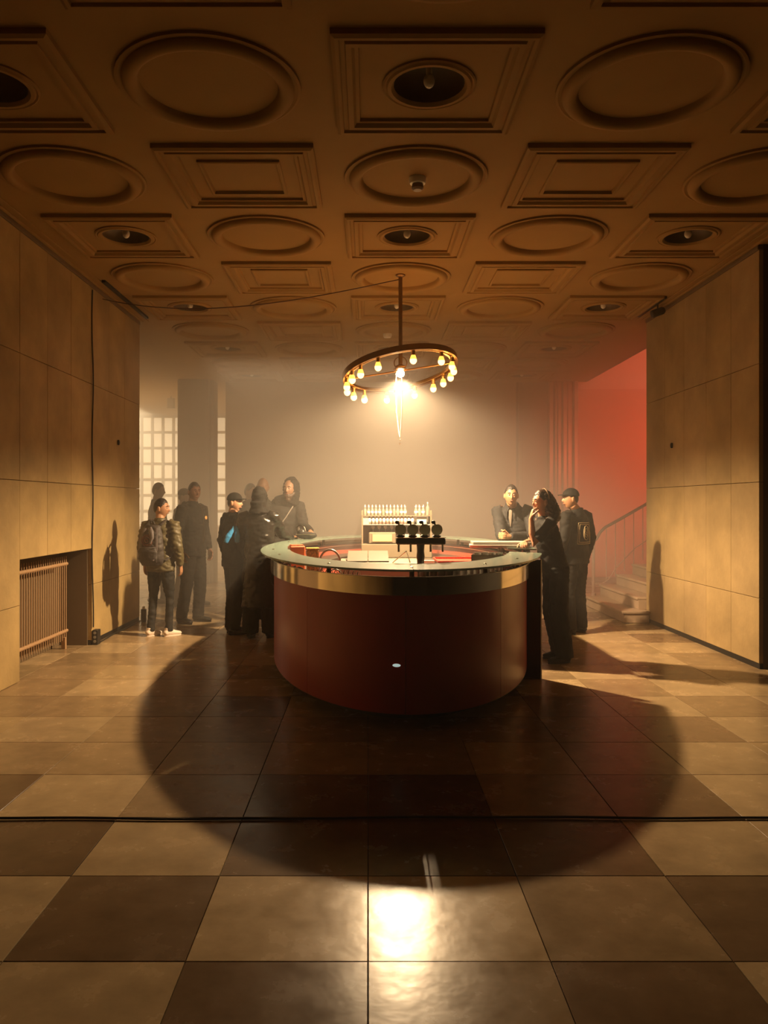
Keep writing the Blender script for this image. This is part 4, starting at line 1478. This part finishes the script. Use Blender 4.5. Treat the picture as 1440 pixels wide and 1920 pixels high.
# boy with the backpack, back half turned to us, face to the right
P['boy'] = person((-2.36, 9.02, 0), deg(166), 1.56, 'boy in olive bomber jacket and white sneakers standing by the left stone wall', top='olive', bottom='jeans', skin='tan', hair='short',
                  head_yaw=deg(82), facing_detail=True, legw=.82, shoes=M_SHOEW, voxel=.006, feet=((.13, .02, -.3), (-.10, -.03, -.5)), build=1.02, hem=.80)
# tall man in black, face turned to the bar
P['tall'] = person((-2.22, 10.05, 0), deg(62), 1.78, 'tall man in black hooded jacket smiling behind the boy with the backpack', top='black', bottom='black', skin='brown',
                   head_yaw=deg(38), facing_detail=True, voxel=.0065, feet=((.12, .02, .25), (-.12, .08, -.1)), build=1.05, legw=1.15)
P['capback'] = person((-2.74, 11.75, 0), deg(85), 1.73, 'person in cap mostly hidden behind the tall man in black', top='black2', bottom='black', skin='dim', cap='black2',
                      head_yaw=deg(75), feet=((.12, -.20, 0), (-.12, .05, 0)), voxel=.009, legw=1.1)
P['far'] = person((-3.22, 12.1, 0), deg(100), 1.83, 'shadowy person in silhouette at the edge of the left stone wall', top='black2', bottom='black', skin='dim',
                  head_yaw=deg(80), feet=((.12, -.10, 0), (-.12, .05, 0)), voxel=.009, build=1.1)
# pair at the left of the bar
P['profile'] = person((-1.565, 9.22, 0), deg(125), 1.63, 'person in black cap and hooded top seen in profile left of the bar', top='black', bottom='black', skin='light', cap='black',
                      head_yaw=deg(70), facing_detail=True, voxel=.0065, feet=((.10, -.02, .1), (-.10, .05, -.1)), build=1.12, legw=1.35)
P['leather'] = person((-1.225, 8.93, 0), deg(172), 1.69, 'person in black hood and shiny leather coat, back turned, at the left of the bar', top='leather', bottom='black', skin='dim', hood='closed',
                      head_yaw=deg(165), style='coat', hem=.36, arms={-1: dict(el=(-1.0, 9.12, 1.16), wr=(-.90, 9.42, 1.115), d=(.2, 1, 0), n=(0, 0, -1), t=(-1, 0, 0)), 1: dict(el=(-1.46, 9.02, 1.10), wr=(-1.42, 9.20, .95))},
                      feet=((.10, .03, .1), (-.12, -.03, -.2)), legw=1.6, voxel=.009, build=.98)
P['bald'] = person((-1.38, 10.35, 0), deg(20), 1.85, 'man with shaved head standing in the haze behind the person in leather coat', top='black2', bottom='black', skin='dim', hair='none', voxel=.009)
P['hidden'] = person((-1.72, 11.5, 0), deg(60), 1.80, 'person almost hidden in the haze behind the man with shaved head', top='black2', bottom='black', skin='dim', voxel=.010)
P['beard'] = person((-1.10, 10.15, 0), deg(10), 1.83, 'bearded man in raised dark hood leaning on the left far rim of the bar', top='black2', bottom='black', skin='dim', hood='open', beard=True,
                    lean=deg(7), head_yaw=deg(-18), facing_detail=True, voxel=.0065, build=1.12, head_at=(-.985, 9.98, 1.695),
                    arms={-1: dict(el=(-1.24, 9.80, 1.20), wr=(-.985, 9.47, 1.135), d=(.35, -.9, -.12), n=(0, 0, -1), t=(1, 0, 0), curl=.9), 1: dict(el=(-.80, 9.92, 1.22), wr=(-.70, 9.66, 1.17), d=(.1, -1, -.2), n=(0, 0, -1), t=(-1, 0, 0), curl=.6)})
# group at the right of the bar
P['facing'] = person((1.77, 9.56, 0), deg(-22), 1.78, 'man in dark jacket leaning on the bar with clasped hands looking at us', top='navy', bottom='black', skin='tan', lean=deg(15),
                     head_yaw=deg(-6), facing_detail=True, voxel=.0055, head_at=(1.66, 9.18, 1.605), build=1.0,
                     arms={-1: dict(el=(1.53, 9.08, 1.13), wr=(1.485, 8.80, 1.145), d=(-.2, -.85, .1), n=(1, -.2, 0), t=(0, 0, 1), curl=.9),
                           1: dict(el=(1.88, 9.05, 1.14), wr=(1.56, 8.74, 1.145), d=(-.85, -.2, .1), n=(-.3, .9, 0), t=(0, 0, 1), curl=.9)})
P['woman'] = person((1.80, 7.60, 0), deg(-78), 1.66, 'woman in black tee with long dark hair, hand at her chin, at the bar', top='black2', bottom='black', skin='light', hair='long', haircol=M_BHAIR, style='tee', female=True,
                    lean=deg(15), head_yaw=deg(-72), facing_detail=True, voxel=.0055, head_at=(1.655, 7.55, 1.525), legw=1.45, hem=.86, build=1.0,
                    feet=((.11, .04, .1), (-.12, .10, -.1)),
                    arms={1: dict(el=(1.545, 7.42, 1.13), wr=(1.535, 7.45, 1.375), d=(.25, .1, 1), n=(.9, 0, .2), t=(.2, -.9, 0), curl=1.0, thumb=.5),
                          -1: dict(el=(1.60, 7.80, 1.13), wr=(1.50, 7.62, 1.13), d=(-.2, -1, 0), n=(0, 0, -1), t=(-1, 0, 0), curl=.5)})
P['cap'] = person((2.42, 9.22, 0), deg(-140), 1.69, 'man in black cap and jacket with emblem on the back behind the woman', top='black2', bottom='black', skin='tan', cap='black2',
                  head_yaw=deg(-82), facing_detail=True, voxel=.0065, head_at=(2.34, 9.16, 1.565), build=1.12, legw=1.2, hem=.84)

M_EMB = mat('emblem_print', (.42, .32, .18), .6)


def ring_strip(pts, r=.0025, closed=True):
    return MB().tube(pts + ([pts[0]] if closed else []), r, 6)


# emblem on the back of the capped man's jacket
root, Hp, up, Mw, gar = P['cap']
em = MB()
for hw, hh in ((.125, .125), (.105, .105)):
    q = [(-hw, -hh), (hw, -hh), (hw * .85, hh), (-hw * .85, hh), (-hw, -hh)]
    for (a, c), (a2, c2) in zip(q[:-1], q[1:]):
        ps = []
        for i in range(7):
            xx, zz = a + (a2 - a) * i / 6, c + (c2 - c) * i / 6
            ps.append(up(xx, .142 - xx * xx * 2.2 + (.004 if zz < .02 else -.004), 1.21 + zz))
        em.tube(ps, .0035, 6)
for rr in (.066, .040):
    ps = [up(rr * .72 * math.cos(a), .146, 1.21 + rr * 1.2 * math.sin(a) + (.012 if .9 < a < 2.2 else 0)) for a in [2 * PI * q / 20 for q in range(21)]]
    em.tube(ps, .0035, 6)
em.tube([up(-.012, .147, 1.19), up(.012, .147, 1.20), up(-.006, .147, 1.22), up(.01, .147, 1.235)], .004, 6)
o = em.build('emblem', M_EMB, root, 60)
o['label'] = 'pale outlined emblem print'
# small round badge on the tall man's chest, collar zip
root, Hp, up, Mw, gar = P['tall']
MB().ball(up(.085, -.135, 1.31), (.022, .008, .024), 14, 8).build('chest_badge', mat('badge_yellow', (.75, .38, .12), .5), root, 'all')
MB().tube([up(.02, -.11, 1.45), up(.03, -.140, 1.34), up(.03, -.146, 1.2), up(.03, -.142, 1.0)], .004, 6).build('zip', M_DSTEEL, root, 60)
# tie of the man facing us
root, Hp, up, Mw, gar = P['facing']
for sx in (-1, 1):
    MB().loft([up(sx * .015, -.075, 1.49), up(sx * .055, -.11, 1.43), up(sx * .045, -.138, 1.36)], [(.008, .016), (.010, .022), (.004, .008)], 8, (0, 0, 1)).build('collar_flap', M_CL['navy'], root, 40)
MB().loft([up(.0, -.093, 1.455), up(.0, -.137, 1.37), up(.0, -.15, 1.27)], [(.02, .006), (.018, .006), (.004, .004)], 10).build('undershirt', mat('grey_shirt', (.16, .13, .10), .7), root, 40)
# cord on the bearded man's shoulder
root, Hp, up, Mw, gar = P['beard']
MB().tube([up(.17, .02, 1.50), up(.12, -.10, 1.43), up(.03, -.148, 1.30), up(-.06, -.16, 1.18)], .007, 6).build('shoulder_strap', mat('strap_grey', (.16, .14, .12), .6), root, 60)

# backpack on the boy
root, Hp, up, Mw, gar = P['boy']
s = 1.56 / 1.75
bp = empty('backpack', (-2.36, 9.02, 0), deg(166), 'dark grey backpack with round reddish patch worn by the boy in olive jacket', 'backpack')
mB = MB().loft([up(0, .21, .93), up(0, .225, 1.0), up(0, .235, 1.15), up(0, .225, 1.30), up(0, .19, 1.42)], [(.14 * s, .075 * s), (.165 * s, .10 * s), (.16 * s, .105 * s), (.145 * s, .09 * s), (.10 * s, .05 * s)], 22)
M_PACK = mat('pack_cloth', (.040, .032, .028), .65, bump=.2, bscale=20)
M_PACKG = mat('pack_grey', (.13, .11, .11), .6, bump=.2, bscale=20)
link('sack', remeshed(mB, 'sack', .010, 3, .006, 10), M_PACK, bp)
pk = MB().loft([up(0, .30, .95), up(0, .325, 1.0), up(0, .33, 1.10), up(0, .325, 1.145)], [(.11 * s, .03 * s), (.13 * s, .05 * s), (.13 * s, .045 * s), (.11 * s, .025 * s)], 18)
link('front_pocket', remeshed(pk, 'front_pocket', .009, 2, .003, 12), M_PACK, bp)
MB().loft([up(.075, .262, 1.39), up(.095, .300, 1.27), up(.105, .322, 1.12), up(.085, .355, .99)], [(.022, .006), (.026, .006), (.024, .006), (.016, .006)], 8, (1, 0, 0)).build('side_strap', M_PACKG, bp, 40)
MB().loft([up(-.075, .262, 1.39), up(-.095, .300, 1.27), up(-.105, .322, 1.12), up(-.085, .355, .99)], [(.022, .006), (.026, .006), (.024, .006), (.016, .006)], 8, (1, 0, 0)).build('side_strap', M_PACKG, bp, 40)
MB().loft([up(-.02, .29, 1.40), up(-.05, .335, 1.34), up(-.075, .352, 1.27), up(-.05, .36, 1.2)], [(.012, .01), (.03, .012), (.02, .012), (.01, .008)], 10, (1, 0, 0)).build('carabiner_strap', M_PACKG, bp, 40)
MB().tube([up(-.14, .27, 1.155), up(-.08, .372, 1.15), up(.08, .372, 1.15), up(.14, .27, 1.155)], .004, 6).build('zip', M_PACKG, bp, 60)
pt_ = MB()
c0 = up(0, .352, 1.235)
for rr, d_ in ((.062, .0), (.045, .002), (.020, .004)):
    ps = [c0 + Vector((rr * math.cos(a), d_ - abs(rr * math.sin(a)) * .15, rr * math.sin(a))) for a in [2 * PI * q / 20 for q in range(21)]]
    pt_.tube(ps, .006, 6)
o = pt_.build('patch', mat('patch_red', (.17, .06, .035), .6), bp, 60)
MB().tube([up(-.03, .21, 1.435), up(-.02, .22, 1.475), up(.02, .22, 1.475), up(.03, .21, 1.435)], .007, 8).build('handle', M_PACK, bp, 60)
for sx in (-1, 1):
    MB().loft([up(sx * .085, .17, 1.42), up(sx * .10, .06, 1.485), up(sx * .115, -.05, 1.46), up(sx * .12, -.135, 1.34), up(sx * .135, -.13, 1.15), up(sx * .16, .05, 1.02), up(sx * .14, .17, .98)], [(.024, .007)] * 7, 8, (1, 0, 0)).build('shoulder_strap', M_PACK, bp, 40)

# blue shoes or pouch hanging on a strap at the hooded person's side
root, Hp, up, Mw, gar = P['profile']
bg = empty('pouch', (-1.50, 8.93, 1.07), deg(5), 'bright blue two-part pouch hanging from a grey strap of the capped person in profile', 'pouch')
M_BLUE = mat('blue_cloth', (.035, .24, .52), .5)
for sx, tl in ((-1, .42), (1, .08)):
    c, s_ = math.cos(tl * -1), math.sin(tl * -1)
    me = remeshed(MB().loft([(sx * .036 + s_ * .17, 0, -.0), (sx * .034 + s_ * .10, -.005, .07), (sx * .02, 0, .15), (sx * .014, .01, .19)], [(.026, .018), (.034, .024), (.022, .018), (.010, .010)], 12), 'flap', .007, 2, .003, 20)
    link('flap', me, M_BLUE, bg)
MB().loft([(.016, .01, .17), (.03, .012, .26), (.055, .035, .34)], [(.010, .004), (.010, .004), (.010, .004)], 8, (1, 0, 0)).build('strap', M_PACKG, bg, 40)
